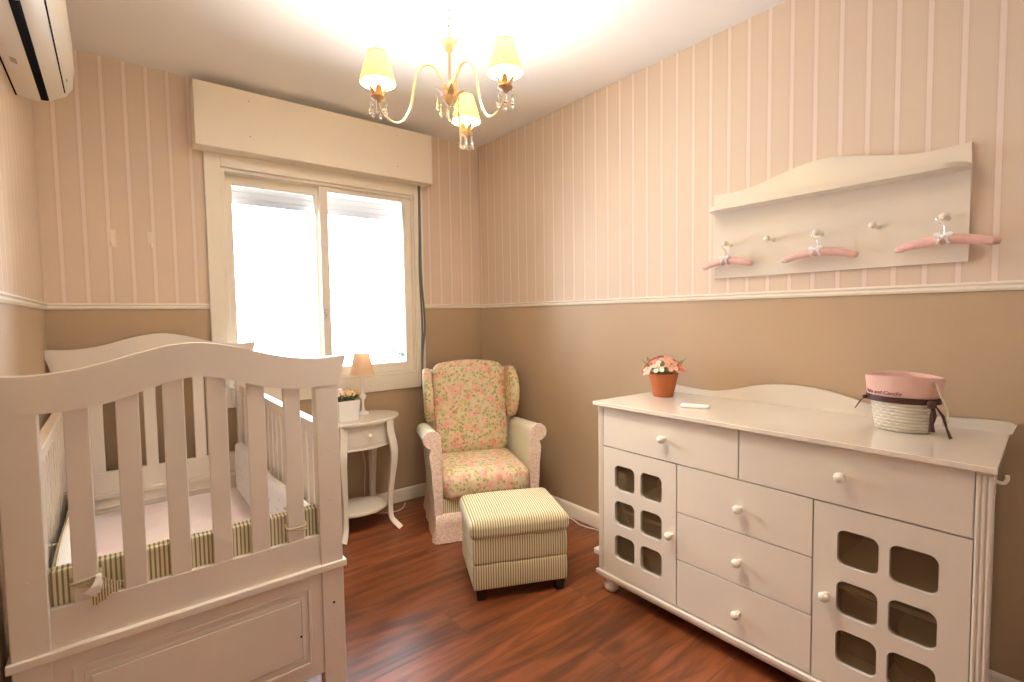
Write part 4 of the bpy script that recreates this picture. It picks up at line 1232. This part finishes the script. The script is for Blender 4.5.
for i in range(10):
    a = i * 2 * pi / 10; m = MB(); leafblade(m, (QX + .04 * cos(a), QY + .04 * sin(a), TZ + .118), (cos(a), sin(a), .8 + .5 * (i % 3)), .060, .012); m.build('leaf', M['darkleaf'], pl)

# ------------------------------------------------------------------ loose cables and the papers by the dresser
m = MB(); m.tube([tuple(p_) for p_ in spline([(-.05, -.55, .004), (-.10, -.80, .004), (-.035, -.98, .004), (-.06, -1.12, .004), (-.022, -1.28, .004), (-.03, -1.42, .010), (-.06, -1.54, .004)], 8)], .0035, 6)
tag(m.build('power_cable', M['cable'], smooth=True), 'white cable on the floor between armchair and dresser', 'cable')
m = MB(); m.tube([tuple(p_) for p_ in spline([(-1.03, -.03, .62), (-1.00, -.035, .40), (-.99, -.035, .30), (-1.00, -.04, .10), (-.97, -.07, .006), (-.90, -.14, .004), (-.82, -.16, .004), (-.76, -.12, .004), (-.72, -.06, .004)], 8)], .0032, 6)
tag(m.build('power_cable', M['cable'], smooth=True), 'white lamp cable hanging behind the side table down to the floor', 'cable')
m = MB(); m.tube([tuple(p_) for p_ in spline([(-.30, -1.98, .004), (-.385, -2.02, .004), (-.400, -2.07, .004), (-.37, -2.14, .004), (-.25, -2.2, .004)], 8)], .0035, 6)
tag(m.build('power_cable', M['cable'], smooth=True), 'white cable loop on the floor under the dresser', 'cable')
m = MB()
m.box(-.262, -.200, -1.400, -1.66, .0, .030)
pb = m.build('power_strip', M['paper'], bevel=.005)
tag(pb, 'white power strip on the floor at the window end of the dresser', 'power strip')

# ------------------------------------------------------------------ trees seen over-exposed through the window
random.seed(21)
def tree(x, y, base, h, r, lbl):
    o = thing('garden_tree', lbl, 'tree', (x, y, base), 0, 'trees outside the window')
    m = MB(); m.tube([(x, y, base), (x + .1, y, base + h * .5), (x, y, base + h * .8)], [.16, .12, .05], 8); m.build('trunk', M['soil'], o, smooth=True)
    m = MB()
    for k in range(60):
        a = random.uniform(0, 2 * pi); e = random.uniform(-.6, 1); q = random.uniform(.3, 1) * r
        c = (x + q * cos(a) * (1 - .3 * abs(e)), y + q * sin(a) * (1 - .3 * abs(e)), base + h * .78 + e * r * .9)
        m.rbox(c, (r * .22, r * .22, r * .16), 2.2, 4, lambda qq, w: (w[0] + random.uniform(-.06, .06), w[1] + random.uniform(-.06, .06), w[2] + random.uniform(-.05, .05)))
    m.build('crown', M['haze_leaf'], o)
tree(4.05, 9.0, -6.0, 7.15, 1.05, 'pale leafy tree outside, seen low through the window pane nearest the armchair')
